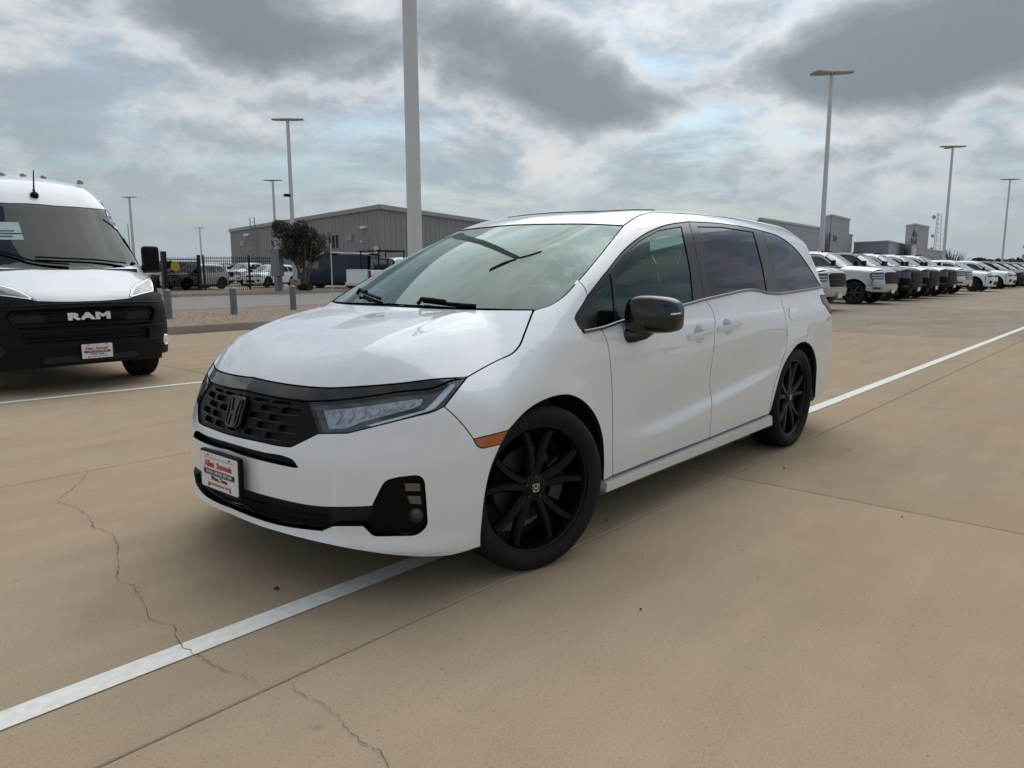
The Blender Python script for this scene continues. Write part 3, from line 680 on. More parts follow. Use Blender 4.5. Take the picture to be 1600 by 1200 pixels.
def build_minivan():
    B = VanBody(); X = B.px; T = empty('minivan')
    tag(T, 'white minivan with black wheels, mirrors and grille parked across the white stripe', 'minivan')
    # ---- traced edges, in pixels of the photograph, dropped on to the skin
    hf = X([(730, 589), (686, 591.5), (624, 599), (561, 604), (511, 606), (467.5, 602.8), (405, 592), (375, 584)])
    hs = X([(730, 589), (758, 573), (780, 561.5), (801, 551), (811, 540), (818, 523), (826, 502), (832.5, 485)])
    hr = X([(832.5, 485), (745, 484.3), (671, 482), (620, 479.5), (590, 478)])
    gl_side = X([(838, 483), (853, 479), (875, 467), (903, 438.75), (937.5, 398), (974, 352)])
    gl_top = X([(974, 352), (920, 349.5), (860, 349.5), (800, 351), (770, 352.5)])
    ap_seam = X([(903, 438.75), (912, 447), (918, 462)])
    dlo_f = X([(918, 462), (909, 478), (900, 492), (898, 498)], 4); dlo_n = X([(898, 498), (903, 509), (911, 519)], 4)
    belt1 = X([(911, 519), (940, 513.5), (967, 504), (1030, 487.5), (1102, 468)])
    belt2 = X([(1102, 468), (1140, 459.5), (1165, 454), (1180, 453.5), (1200, 458.5), (1219, 459.5)])
    belt3 = np.vstack([X([(1219, 459.5), (1250, 455), (1272, 451.5)]), B.sd([(-3.80, 1.158)])])
    dt1 = X([(918, 462), (948, 424), (979, 387), (1010, 364), (1041, 351.5), (1076.5, 346)])
    dt2 = X([(1076.5, 346), (1126, 349), (1180.4, 358), (1193, 361)])
    dt3 = np.vstack([X([(1193, 361), (1215, 368), (1242, 387.5), (1265, 418), (1279, 441)]), B.sd([(-3.80, 1.158)])])
    split_lo = X([(1102, 468), (1111, 481), (1116.5, 495), (1116.7, 520), (1115.5, 545), (1110.5, 580), (1108.7, 598), (1112, 626), (1111, 655), (1108, 684)])
    split_hi = X([(1102, 468), (1092, 414), (1081, 360), (1076.5, 346)]); rail_split = X([(1076.5, 346), (1070.5, 335)])
    slide_r = X([(1219, 459.5), (1226, 490), (1230, 520), (1229, 540), (1219, 572), (1209, 606), (1202, 646)])
    dlo_c = X([(1193, 361), (1205, 405), (1219, 459.5)])
    gapf = X([(940, 513.5), (949, 535), (953.5, 566), (956.5, 612), (957, 660), (957.5, 743)])
    sill_t = X([(957.5, 743), (1030, 714), (1108, 684)]); sill_t2 = X([(1108, 684), (1202, 646)]); sill_f = X([(943, 751), (957.5, 743)])
    arch = X([(793.75, 672.5), (825, 640), (850, 625), (875, 617.5), (890, 617), (907.5, 624), (922.5, 637.5), (935, 659), (941, 680), (943.7, 712), (943, 751)])
    arch_lo = X([(782.5, 694), (793.75, 672.5)]); arch_b = X([(751, 854), (751, 840), (753, 815), (757.5, 775), (767.5, 730), (782.5, 694)])
    mk_t = X([(740, 686), (765, 680), (793.75, 672.5)]); mk_b = X([(740, 686), (745, 696), (751, 700), (765, 698), (782.5, 694)], 4)
    seam = X([(694, 635), (712, 651.5), (724, 664.5), (740, 686)])
    hl_out = X([(730, 589), (722, 599), (708, 617), (694, 635)])
    hl_bot = X([(694, 635), (680, 642), (645, 651.4), (592.5, 664.5), (542.6, 677)]); hl_b2 = X([(542.6, 677), (497, 677.5)])
    hl_in = X([(497, 677.5), (480, 627)])
    tb = X([(730, 589), (703, 595.5), (680, 605), (627.5, 611.5), (575, 619.5), (521, 625.5), (480, 627)])
    gr_top = X([(480, 627), (440, 622), (395, 613), (360, 603), (345, 598)]); gr_c = X([(497, 677.5), (455, 698.5)])
    gr_bot = X([(455, 698.5), (447, 698), (402.5, 689.5), (357.5, 679), (340, 673)])
    bot = X([(751, 854), (702, 868), (670, 870), (623, 868), (561, 860), (498, 847.5), (448, 835), (389, 816), (342, 794), (325, 784)])
    slot_t = X([(465, 730), (457, 719), (447, 714.5), (410, 707), (350, 690), (325, 682)], 5); slot_b = X([(465, 731.5), (425, 723), (380, 711), (325, 689)], 5)
    lg_t = X([(581.6, 791), (545.6, 792.5), (492.5, 791), (436, 780), (386, 766), (340, 749), (325, 742)])
    fog_ = X([(581.6, 791), (597, 760), (601, 754), (607, 750), (622, 746), (648, 743.2), (655, 744), (660, 747.5), (663, 754), (665.5, 785), (667.5, 816), (666.5, 821), (661, 828), (653, 834), (645, 836.5), (588, 837.5), (582, 835.5), (567.5, 821.5)], 4, False)
    lg_b = X([(567.5, 821.5), (520.6, 821.5), (503, 829)], 5, False); lg_b2 = X([(503, 829), (480, 826.7), (436.7, 820), (396.7, 808), (356.7, 790.7), (330, 774)])
    # ---- skins
    half = join(cut0(hf[::-1])if hf[0][1] < hf[-1][1] else cut0(hf)[::-1], hs, cut0(hr)); panel(B, 'hood', sym(half), 'top', M_WHITE, T, False, h=.04)
    half = join(cut0(hr)[::-1], hs[-1:], gl_side[:1]); cw = np.vstack([half, cut0(X([(838, 483), (760, 481), (671, 477), (620, 474), (575, 470)]))])
    panel(B, 'cowl', sym(cw), 'top', M_SATIN, T, False, off=.012, depth=.03)
    ws_bot = cut0(X([(838, 483), (760, 481), (671, 477), (620, 474), (575, 470)]))
    wsl = sym(np.vstack([ws_bot[::-1], gl_side[1:], cut0(gl_top)[1:]]))
    ws = panel(B, 'windscreen', wsl, 'top', M_WS, T, False, off=.004, depth=.004)[0]
    uvb = B.to_uv(wsl, 'top'); inner = inset(resample(uvb, .02, True), .035)
    panel(B, 'windscreen_border', wsl, 'top', M_PIANO, ws, False, holes=[np.c_[inner, inner[:, 0]*0]], off=.009, depth=0)
    fen = join(hs, gl_side[1:int(len(gl_side)*.42)], ap_seam, dlo_f, dlo_n, belt1[:max(2, int(.14*len(belt1)))], gapf, sill_f[::-1], arch[::-1], mk_t[::-1], seam[::-1], hl_out[::-1])
    panel(B, 'front_fender', fen, 'side', M_WHITE, T)
    hrec = []
    for (a, b_) in (((1075, 528), (1114, 515)), ((1121, 516), (1157, 504))):
        c = X([(a[0]*.56+b_[0]*.44, a[1]*.56+b_[1]*.44)])[0]; hrec.append(B.sd([(c[0]+.058*math.cos(t), c[2]+.048*math.sin(t)) for t in np.linspace(0, 2*math.pi, 22, endpoint=False)]))
    for q in hrec:
        c = q.mean(0); panel(B, 'handle_recess', q, 'side', M_WHITE, T, h=.010, bs=.012, gap=-.001, depth=0, push=lambda P, c=c: -.034*np.clip(1-((P[:, 0]-c[0])/.058)**2-((P[:, 2]-c[2])/.048)**2, 0, 1)**.6)
    panel(B, 'front_door', join(gapf[:1], belt1[max(2, int(.14*len(belt1))):], split_lo, sill_t[::-1], gapf[::-1]), 'side', M_WHITE, T, holes=[hrec[0]], hole_depth=0, h=.018)
    panel(B, 'sliding_door', join(belt2, slide_r, sill_t2[::-1], split_lo[::-1]), 'side', M_WHITE, T, holes=[hrec[1]], hole_depth=0, h=.018)
    rarch = X([(1203.4, 645), (1213.5, 606), (1222.7, 575), (1237, 549.5), (1248, 537), (1256.6, 534), (1264.8, 537.6), (1272, 549.5), (1275.8, 568), (1275, 595), (1273.5, 621)])
    tl = B.sd([(-3.83, 1.095), (-3.68, 1.099), (-3.665, 1.03), (-3.70, .99), (-3.76, .955), (-3.86, .932), (-3.98, .93)])
    qb = B.sd([(-3.98, .93), (-4.02, .8), (-4.03, .65), (-4.01, .48), (-3.95, .36), (-3.8, .30), (-3.56, .285)])
    panel(B, 'quarter_panel', join(belt3, tl, qb, rarch[::-1], slide_r[::-1]), 'side', M_WHITE, T)
    panel(B, 'tail_lamp', join(tl, B.sd([(-3.98, 1.10)])), 'side', M_RED, T, gap=.004, off=-.003)
    dedge = B.sd([(-3.80, 1.158), (-3.83, 1.095), (-3.98, 1.10)]); dp = B.sd([(-3.98, 1.10), (-3.95, 1.2), (-3.88, 1.35), (-3.78, 1.48), (-3.66, 1.575)])
    ditch = np.vstack([X([(974, 352), (999, 336.5), (1018, 331.5)]), B.tp([(-2.3, .54), (-2.9, .56), (-3.4, .57)])])
    k = int(len(gl_side)*.42)-1
    rl = join(dt1, dt2, dt3, dedge, dp, ditch[::-1], gl_side[k:][::-1], ap_seam)
    panel(B, 'roof_rail', rl, 'side', M_WHITE, T, h=.03)
    rf = np.vstack([cut0(gl_top)[::-1], ditch[1:], dp[-1:], B.tp([(-3.78, .45), (-3.86, .2), (-3.88, 0)])]); rf[-1, 1] = 0
    panel(B, 'roof', sym(rf), 'top', M_WHITE, T, False, h=.06)
    sr = np.array([(-1.30, 0), (-1.31, .25), (-1.36, .40), (-1.42, .43), (-1.85, .43), (-1.90, .39), (-1.91, 0)]); sr = B.tp(sr); sr[[0, -1], 1] = 0
    panel(B, 'sunroof', sym(sr), 'top', M_PIANO, T, False, off=-.004, depth=.02)
    # ---- side glass and black trim
    fg = X([(960, 419), (975.6, 400), (999, 376.8), (1030, 359.5), (1065, 353.5), (1073, 388), (1080, 424), (1084, 469), (1062, 475.5), (968, 500), (964, 460)], 5, False)
    qg = X([(954, 427), (957.5, 445), (962.5, 502), (934, 509), (934, 462)], 5, False)
    panel(B, 'front_window_trim', join(dlo_f, dlo_n, belt1, split_hi, dt1[::-1]), 'side', M_TRIM, T, holes=[fg, qg], off=.003, hole_depth=.012)
    panel(B, 'front_window', fg, 'side', M_SG, T, gap=0, off=.008, depth=0); panel(B, 'front_quarter_window', qg, 'side', M_SG, T, gap=0, off=.008, depth=0)
    sg = X([(1090, 353.5), (1130, 354.5), (1177.5, 362), (1184, 384), (1192, 415), (1199, 454.5), (1180, 450.5), (1165, 450.5), (1111, 462.5), (1104, 425)], 5, False)
    panel(B, 'sliding_window_trim', join(belt2, dlo_c[::-1], dt2[::-1], split_hi[::-1]), 'side', M_TRIM, T, holes=[sg], off=.003, hole_depth=.012)
    panel(B, 'sliding_window', sg, 'side', M_PG, T, gap=0, off=.008, depth=0)
    panel(B, 'rear_quarter_window', join(belt3, dt3[::-1], dlo_c), 'side', M_PG, T, gap=.004, off=.004, depth=.01)
    bp = X([(1066, 353.5), (1090, 353.5), (1111, 462.5), (1084, 469)], 6, False)
    # chrome moulding along the belt line
    bl = resample(np.vstack([belt1, belt2[1:], belt3[1:]]), .03); nb = B.grad(bl)
    for s in (1, -1):
        q = bl+nb*.004; V = []; up = np.array([0, 0, 1.])
        for a, n in zip(q, nb): V += [a+up*.010, a+up*.004+n*.007, a-up*.006+n*.008, a-up*.009]
        F = [(i*4+j, i*4+(j+1) % 4, i*4+4+(j+1) % 4, i*4+4+j) for i in range(len(q)-1) for j in range(4)]
        bb = MB(); bb.add(np.array(V)*[1, s, 1], F); bb.build('belt_moulding', M_BELT, T, smooth=True)
    # ---- sill
    sl = join(X([(944, 752), (1030, 717.5), (1108, 686), (1203.5, 647.5)]), X([(1203.5, 647.5), (1204, 663)]), X([(1204, 663), (1108, 702), (1030, 733), (942, 769)]), X([(942, 769), (944, 752)]))
    panel(B, 'side_sill', sl, 'side', M_WHITE, T, off=-.016, depth=.06, bs=.02, flange=M_WHITE, gap=.004)
    # ---- nose
    tbh = join(cut0(hf)[::-1], tb, cut0(gr_top)); panel(B, 'grille_trim_bar', sym(tbh), 'front', M_PIANO, T, False, bs=.014, h=.03, gap=.0035)
    bmp = join(cut0(gr_bot)[::-1], gr_c[::-1], hl_b2[::-1], hl_bot[::-1], seam, mk_b, arch_b[::-1], cut0(bot))
    slot = sym(join(cut0(slot_t)[::-1], slot_b[:1], cut0(slot_b))); low = sym(join(cut0(lg_t)[::-1], fog_, lg_b, cut0(lg_b2)))
    panel(B, 'front_bumper', sym(bmp), 'front', M_WHITE, T, False, holes=[slot, low], h=.03, bs=.013, depth=.03, hole_depth=.05, flange=M_BEZ)
    panel(B, 'air_slot', slot, 'front', M_GAP, T, False, off=.048, gap=0, depth=0)
    lgrille = panel(B, 'lower_grille', low, 'front', M_GAP, T, False, off=.048, gap=0, depth=0)[0]
    # mesh bars in the lower grille
    for zz in (.30, .325, .35):
        u = np.linspace(-.5, .5, 30); q = B.fr(np.c_[u, u*0+zz]); n = B.grad(q); bb = MB(); bb.tube(q-n*.030, .006, 5); bb.build('grille_bar', M_BEZ, lgrille, smooth=True)
    podl = join(fog_, X([(567.5, 821.5), (581.6, 791)]))
    panel(B, 'fog_lamp_bezel', podl, 'front', M_BEZ, T, off=.026, gap=.004, depth=.012)
    for q in ([(632, 757), (656, 757), (656.5, 769.5), (633, 769)], [(636, 777), (657, 777), (658, 790), (641, 789)]):
        panel(B, 'running_lamp', X(q, 5, False), 'front', mat('smoked lamp', (.10, .088, .08), .2, metal=.3, coat=1., noise=(200, .3)), T, off=.016, gap=0, depth=.004, bs=.008, h=.012)
    c = X([(650, 808)])[0]; n = B.grad(c[None])[0]
    for s in (1, -1):
        fl = MB(); fl.lathe([(.0005, 0), (.018, -.003), (.024, -.006), (.028, .004), (.031, .0), (.031, -.02)], (c-n*.018)*[1, s, 1], n*[1, s, 1], 24); fl.build('fog_lamp', mat('smoked fog lens', (.03, .03, .032), .12, coat=1.), T, smooth=True)
    panel(B, 'side_marker', join(mk_t, arch_lo[::-1], mk_b[::-1]), 'side', M_AMBER, T, gap=.002, off=-.001, bs=.01)
    # ---- grille with staggered openings
    go = sym(join(cut0(gr_top)[::-1], hl_in[::-1], gr_c, cut0(gr_bot))); guv = resample(B.to_uv(go, 'front'), .015, True)
    holes = []; rowz = [.648, .682, .716, .750, .778]
    for r_, z0 in enumerate(rowz):
        hh = .026 if r_ < 4 else .015
        for k in range(-5, 6):
            u0 = k*.132+(.066 if r_ % 2 else 0); w = .116
            q = np.array([(u0-w/2, z0), (u0-w/2+.014, z0+hh/2), (u0+w/2-.014, z0+hh/2), (u0+w/2, z0), (u0+w/2-.014, z0-hh/2), (u0-w/2+.014, z0-hh/2)])
            if abs(u0) < .085 and .66 < z0 < .77: continue
            if inside(guv, q).all() and dist_poly(guv, q).min() > .008: holes.append(B.fr(q))
    gri = panel(B, 'grille', go, 'front', M_SATIN, T, False, holes=holes, off=.010, gap=.001, h=.03, bs=.02, hole_depth=.022, depth=.02, flange=M_SATIN)[0]
    panel(B, 'grille_backing', go, 'front', M_GAP, gri, False, off=.034, gap=0, depth=0)
    for hl in holes:                                         # bright lower lip in each opening
        e = (hl[3]+hl[4])/2; f = (hl[5]+hl[0])/2; n = B.grad(hl[4:6]).mean(0)
        bb = MB(); bb.tube([hl[5]-n*.009, (hl[5]+hl[4])/2-n*.0085, hl[4]-n*.009], .0022, 5); bb.build('grille_lip', M_DKCHROME, gri)
    c = B.fr([(0, .716)])[0]; n = B.grad(c[None])[0]; up = np.cross(n, [0, 1., 0]); up = up if up[2] > 0 else -up
    pad = MB(); pad.prism(rounded(.116, .138, .028), c-n*.012, (0, 1, 0), up, n*.020); pad.build('emblem_plinth', M_PIANO, gri, bevel=.006)
    h_emblem('emblem', T, c+n*.0085, (0, 1, 0), up, .108, .132, M_DKCHROME, M_PIANO, .007)
    # ---- head lamps
    hlo = join(tb, hl_in[::-1], hl_b2[::-1], hl_bot[::-1], hl_out[::-1])
    lens = X([(503, 640.5), (575, 632.5), (645, 622), (661, 621.5), (657, 631), (645, 637), (563, 659), (538, 669.5), (512, 670)], 6, False)
    drl = X([(570, 665), (627.5, 649.8), (662.5, 640), (673, 630.4), (690, 612), (704.5, 598), (712, 597), (710, 603), (692, 624), (680, 636.5), (669.5, 641.5), (627.5, 653.5), (580, 666)], 5, False)
    hs_l = panel(B, 'headlamp', hlo, 'front', M_LAMPD, T, off=.020, gap=.003, depth=.0, bs=.012)
    for i, par in enumerate(hs_l):
        s = 1 if i == 0 else -1
        for nm, lp, mm, of in (('reflector', lens, M_LAMPG, .013), ('daytime_strip', drl, M_LAMPW, .010)):
            o = panel(B, nm, lp, 'front', mm, par, False, off=of, gap=0, depth=.008, bs=.012, h=.02, flange=M_LAMPD)[0]
            if s == -1: o.scale = (1, -1, 1)
        o = panel(B, 'lamp_cover', hlo, 'front', M_CLEAR, par, False, off=.002, gap=.003, depth=.014, bs=.014, flange=M_LAMPD)[0]
        if s == -1: o.scale = (1, -1, 1)
        # projector fins inside the reflector
        fx = [(528, 664, 521, 640), (548, 661, 541, 637), (568, 655, 561, 635), (590, 649, 583, 632), (610, 643, 603, 629), (630, 638, 623, 626), (645, 634, 640, 623)]
        for a in fx:
            q = X([(a[0]-6, a[1]), (a[0]+3, (a[1]+a[3])/2), (a[0]+1, a[3])], 3); n = B.grad(q)
            bb = MB(); V = [v for t, nn in zip(q, n) for v in (t-nn*.013, t-nn*.004)]; m_ = len(q)
            bb.add(V, [(2*j, 2*j+1, 2*j+3, 2*j+2) for j in range(m_-1)]); fo = bb.build('lamp_fin', M_LAMPW, par)
            if s == -1: fo.scale = (1, -1, 1)
    # ---- tail
    de = join(dp[::-1], B.sd([(-3.98, 1.10), (-4.0, .93), (-4.03, .76)]))
    top = B.rr([(0, 1.615), (.2, 1.61), (.38, 1.60)]); top[0, 1] = 0
    botm = B.rr([(.9, .74), (.5, .74), (0, .74)]); botm[-1, 1] = 0
    hat = np.vstack([top, de[1:], botm[1:]])
    rw = sym(B.rr([(0, 1.56), (.45, 1.55), (.62, 1.50), (.66, 1.22), (.6, 1.17), (0, 1.16)])*[1, 1, 1]); rw[[0]] *= [1, 0, 1]
    panel(B, 'tailgate', sym(hat), 'rear', M_WHITE, T, False, holes=[rw], h=.05)
    panel(B, 'rear_window', rw, 'rear', M_PG, T, False, off=.004, gap=.0, depth=0)
    bb_ = np.vstack([botm[::-1], B.sd([(-4.03, .75), (-4.03, .65), (-4.01, .48), (-3.95, .36)]), B.rr([(.6, .30), (0, .30)])]); bb_[[0, -1], 1] = 0
    panel(B, 'rear_bumper', sym(bb_), 'rear', M_WHITE, T, False, h=.05, gap=.004)
    # ---- number plate
    dealer_plate(T, (.945, 0, .4665), (0, 1, 0), (-.02, 0, 1))
    # ---- door handles
    for px_, nm in ((((1075, 528), (1114, 515)), 'door_handle'), (((1121, 516), (1157, 504)), 'door_handle')):
        q = X([px_[0], ((px_[0][0]+px_[1][0])/2, (px_[0][1]+px_[1][1])/2), px_[1]], 4); n = B.grad(q); m_ = len(q)
        for s in (1, -1):
            h = MB(); V = []
            for j, (a, nn) in enumerate(zip(q, n)):
                t = j/(m_-1); lift = .006+.032*math.sin(min(t, 1-t)*2*math.pi/2)**.5; hh = .017-.002*t; b0 = a+nn*lift
                up = np.array([0, 0, 1.]); V += [b0-nn*.008-up*hh*.8, b0+nn*.002-up*hh, b0+nn*.006, b0+nn*.002+up*hh, b0-nn*.008+up*hh*.8]
            F = [(j*5+i, j*5+(i+1) % 5, j*5+5+(i+1) % 5, j*5+5+i) for j in range(m_-1) for i in range(5)]+[tuple(range(5)), tuple(range((m_-1)*5, m_*5))]
            h.add(np.array(V)*[1, s, 1], F); ho = h.build(nm, M_WHITE, T, smooth=True)
    # ---- fuel flap line on the quarter
    fq = X([(1236, 478), (1243, 477), (1246, 480), (1247, 497), (1243, 500), (1237, 500), (1234, 497), (1233.5, 481)], 3)
    panel(B, 'fuel_flap', fq, 'side', M_WHITE, T, False, off=-.002, gap=0, depth=.006, bs=.01, h=.03)
    # ---- mirrors
    for s in (1, -1):
        c0 = np.array([-.765, 1.075, 1.082]); V = []; nu, nv = 28, 18
        for i in range(nv+1):
            ph = -math.pi/2+math.pi*i/nv
            for j in range(nu):
                th = 2*math.pi*j/nu; e = .52
                cx = math.copysign(abs(math.cos(ph))**e, math.cos(ph)); sx_ = math.copysign(abs(math.sin(ph))**e, math.sin(ph))
                a = math.copysign(abs(math.cos(th))**e, math.cos(th)); b = math.copysign(abs(math.sin(th))**e, math.sin(th))
                x, y, z = .085*cx*a, .130*sx_*1.0, .092*cx*b
                x = x if x > 0 else x*.55
                f = 1-.10*(y/.128) ; z = z*f+.010*(1-(y/.128)**2); x = x-.03*(y/.128)-.10*z*(z > 0)
                V.append((c0+[x, y, z])*[1, s, 1])
        F = [(i*nu+j, i*nu+(j+1) % nu, (i+1)*nu+(j+1) % nu, (i+1)*nu+j) for i in range(nv) for j in range(nu)]
        mb = MB(); mb.add(V, F); mo = mb.build('door_mirror', M_PIANO, T, smooth=True)
        ft = MB(); ft.tube([np.array(q)*[1, s, 1] for q in ((-.70, .945, .985), (-.715, .985, .985), (-.735, 1.03, 1.0), (-.755, 1.06, 1.03))], [.040, .036, .034, .036], 12); ft.build('mirror_foot', M_PIANO, mo, smooth=True)
        sg_ = MB(); sg_.tube([np.array(q)*[1, s, 1] for q in ((-.702, 1.10, 1.092), (-.712, 1.15, 1.094), (-.730, 1.195, 1.099), (-.765, 1.212, 1.102))], [.003, .0045, .0045, .003], 6); sg_.build('turn_repeater', M_LAMPW, mo, smooth=True)
        mg = MB(); mg.prism(rounded(.20, .125, .03), np.array([-.816, 1.075*s, 1.082]), (0, 1, 0), (0, 0, 1), (-.002, 0, 0)); mg.build('mirror_glass', M_CHROME, mo)
    # ---- wipers
    for pts in ([(662, 473.5), (690, 477), (716, 480), (744, 482)], [(566, 458), (580, 464), (596, 470)]):
        q = X(pts, 5); n = B.grad(q); w = MB(); w.tube(q+n*.016, .007, 6); w.tube(q+n*.006, .005, 4); wo = w.build('wiper_blade', M_SATIN, T)
        a = MB(); q2 = q[:max(3, len(q)//2)]; n2 = n[:len(q2)]; a.tube(np.vstack([q2[:1]+[[.02, -.02, -.005]], q2+n2*.026]), .009, 6); a.build('wiper_arm', M_SATIN, wo)
    # ---- wheels
    for cx, rz in ((0., -math.radians(14)), (-3., 0.)):
        make_wheel(T, (cx, .962, .367), rz)
        w = make_wheel(T, (cx, -.962, .367), math.pi+rz)
        for s in (1, -1):
            wheel_house(T, cx, .55*s, .945*s, .425, .385)
    # ---- floor pan and cabin
    f = MB(); f.box((-3.95, -.80, .20), (.62, .80, .30)); f.build('floor_pan', M_GAP, T)
    f = MB(); f.box((-3.9, -.86, .30), (-3.85, .86, 1.05)); f.build('bulkhead', M_INTD, T)
    f = MB(); f.box((.02, -.70, .30), (.06, .70, .96)); f.build('bulkhead', M_INTD, T)
    for s in (1, -1):
        f = MB(); f.box((-2.5, .86*s-.01, .32), (-.55, .86*s+.01, 1.06)); f.build('door_card', M_INTD, T)
    d = MB(); d.prism([(-.02, 1.02), (-.30, 1.06), (-.62, 1.02), (-.74, .92), (-.70, .62), (-.2, .55), (0, .7)], (0, -.80, 0), (1, 0, 0), (0, 0, 1), (0, 1.6, 0)); d.build('dashboard', M_INTD, T, bevel=.02)
    sw = MB(); A = np.linspace(0, 2*math.pi, 33); sw.tube([(-.86+.06*math.sin(a), .40+.18*math.cos(a), 1.0+.17*math.sin(a)) for a in A], .016, 8, False); sw.tube([(-.84, .24, .98), (-.82, .40, .97), (-.84, .56, .98)], .02, 6); sw.build('steering_wheel', M_INTD, T, smooth=True)
    hd = MB(); hd.box((-3.6, -.50, 1.60), (-1.35, .50, 1.615)); hd.build('headliner', M_INT, T)
    def seat(x, y, w, tall=1.0):
        sb = MB(); sb.prism([(0, .40), (.50, .44), (.52, .54), (.05, .56)], (x, y-w/2, 0), (1, 0, 0), (0, 0, 1), (0, w, 0)); so = sb.build('seat', M_INT, T, bevel=.04, seg=3, smooth=True)
        bk = MB(); bk.prism([(.02, .50), (.16, .52), (.02, 1.17*tall), (-.10, 1.18*tall), (-.13, 1.0), (-.08, .6)], (x, y-w/2, 0), (1, 0, 0), (0, 0, 1), (0, w, 0)); bk.build('backrest', M_INT, so, bevel=.045, seg=3, smooth=True)
        hr_ = MB(); hr_.box((x-.13, y-.13, 1.20*tall), (x-.03, y+.13, 1.38*tall)); hr_.build('headrest', M_INT, so, bevel=.04, seg=3, smooth=True)
    for y in (.42, -.42): seat(-1.55, y, .54); seat(-2.45, y, .50)
    seat(-3.35, 0, 1.2)
    rv = MB(); rv.box((-.98, -.12, 1.44), (-.955, .12, 1.505)); rv.build('rear_view_mirror', M_INTD, T, bevel=.012, seg=2)
    stk = X([(884, 414), (899, 415), (893, 430), (879, 430)], 4, False)
    panel(B, 'windscreen_sticker', stk, 'top', mat('sticker', (.75, .72, .66), .6), ws, False, off=.007, gap=0, depth=0, bs=.01, h=.02)
    return T
MINIVAN = build_minivan()
# ================================================================ white cargo van with black nose
class RamBody(Body):
    t0, t1, zmax = 5., 16., 3.2
    fx0 = -.4
    def __init__(s, O, rz):
        s.O = np.array(O, float); c, n = math.cos(rz), math.sin(rz); s.R = np.array([[c, -n, 0], [n, c, 0], [0, 0, 1]])
        s.eye = s.R.T@(CAMP-s.O)
        s.w = pch([-5, -3, -.5, 0, .4, .7], [1.0, 1.02, 1.02, 1.01, .985, .95]); s.v = pch([.1, .4, .9, 1.3, 1.7, 2.1, 2.5], [-.03, 0, 0, -.035, -.085, -.135, -.21])
        s.h = pch([-.1, .2, .35, .6, .8, .9, 1.0], [1.43, 1.37, 1.30, 1.16, 1.045, .985, .90]); s.hc = pch([0, .5, .75, .9, 1.0], [0, .008, .03, .075, .14])
        s.ws = pch([-.9, -.42, .27, .6], [2.60, 2.06, 1.36, 1.02]); s.r = pch([-5, -2.5, -1.3, -.95, -.65, -.3, 0], [2.50, 2.53, 2.50, 2.42, 2.27, 2.04, 1.85]); s.rc = pch([0, .5, .75, .9], [0, .02, .06, .12])
        s.f = pch([.1, .25, .4, .6, .8, .92, 1.0, 1.1], [.84, .91, .935, .94, .93, .905, .86, .78]); s.fc = pch([0, .3, .6, .8, .92, 1.02], [0, .012, .06, .14, .24, .36])
    def rays(s, q): return ray(q)@s.R
    def G(s, p):
        x, y, z = p[..., 0], np.abs(p[..., 1]), p[..., 2]
        r = np.hypot(x, z-.36)
        side = y-s.w(x)-s.v(z)-.02*np.exp(-((r-.44)/.09)**2)
        hs = smax(side, z-s.h(x)+s.hc(y), .07); cs = smax(side, smax((z-s.ws(x+.20*y*y))*.75, z-s.r(x)+s.rc(y), .08), .10)
        g = smin(hs, cs, .02)
        g = smax(g, x-s.f(z)+s.fc(y)-.012*np.exp(-((z-.52)/.05)**2), .05)
        return smax(g, -(x+4.7), .05)
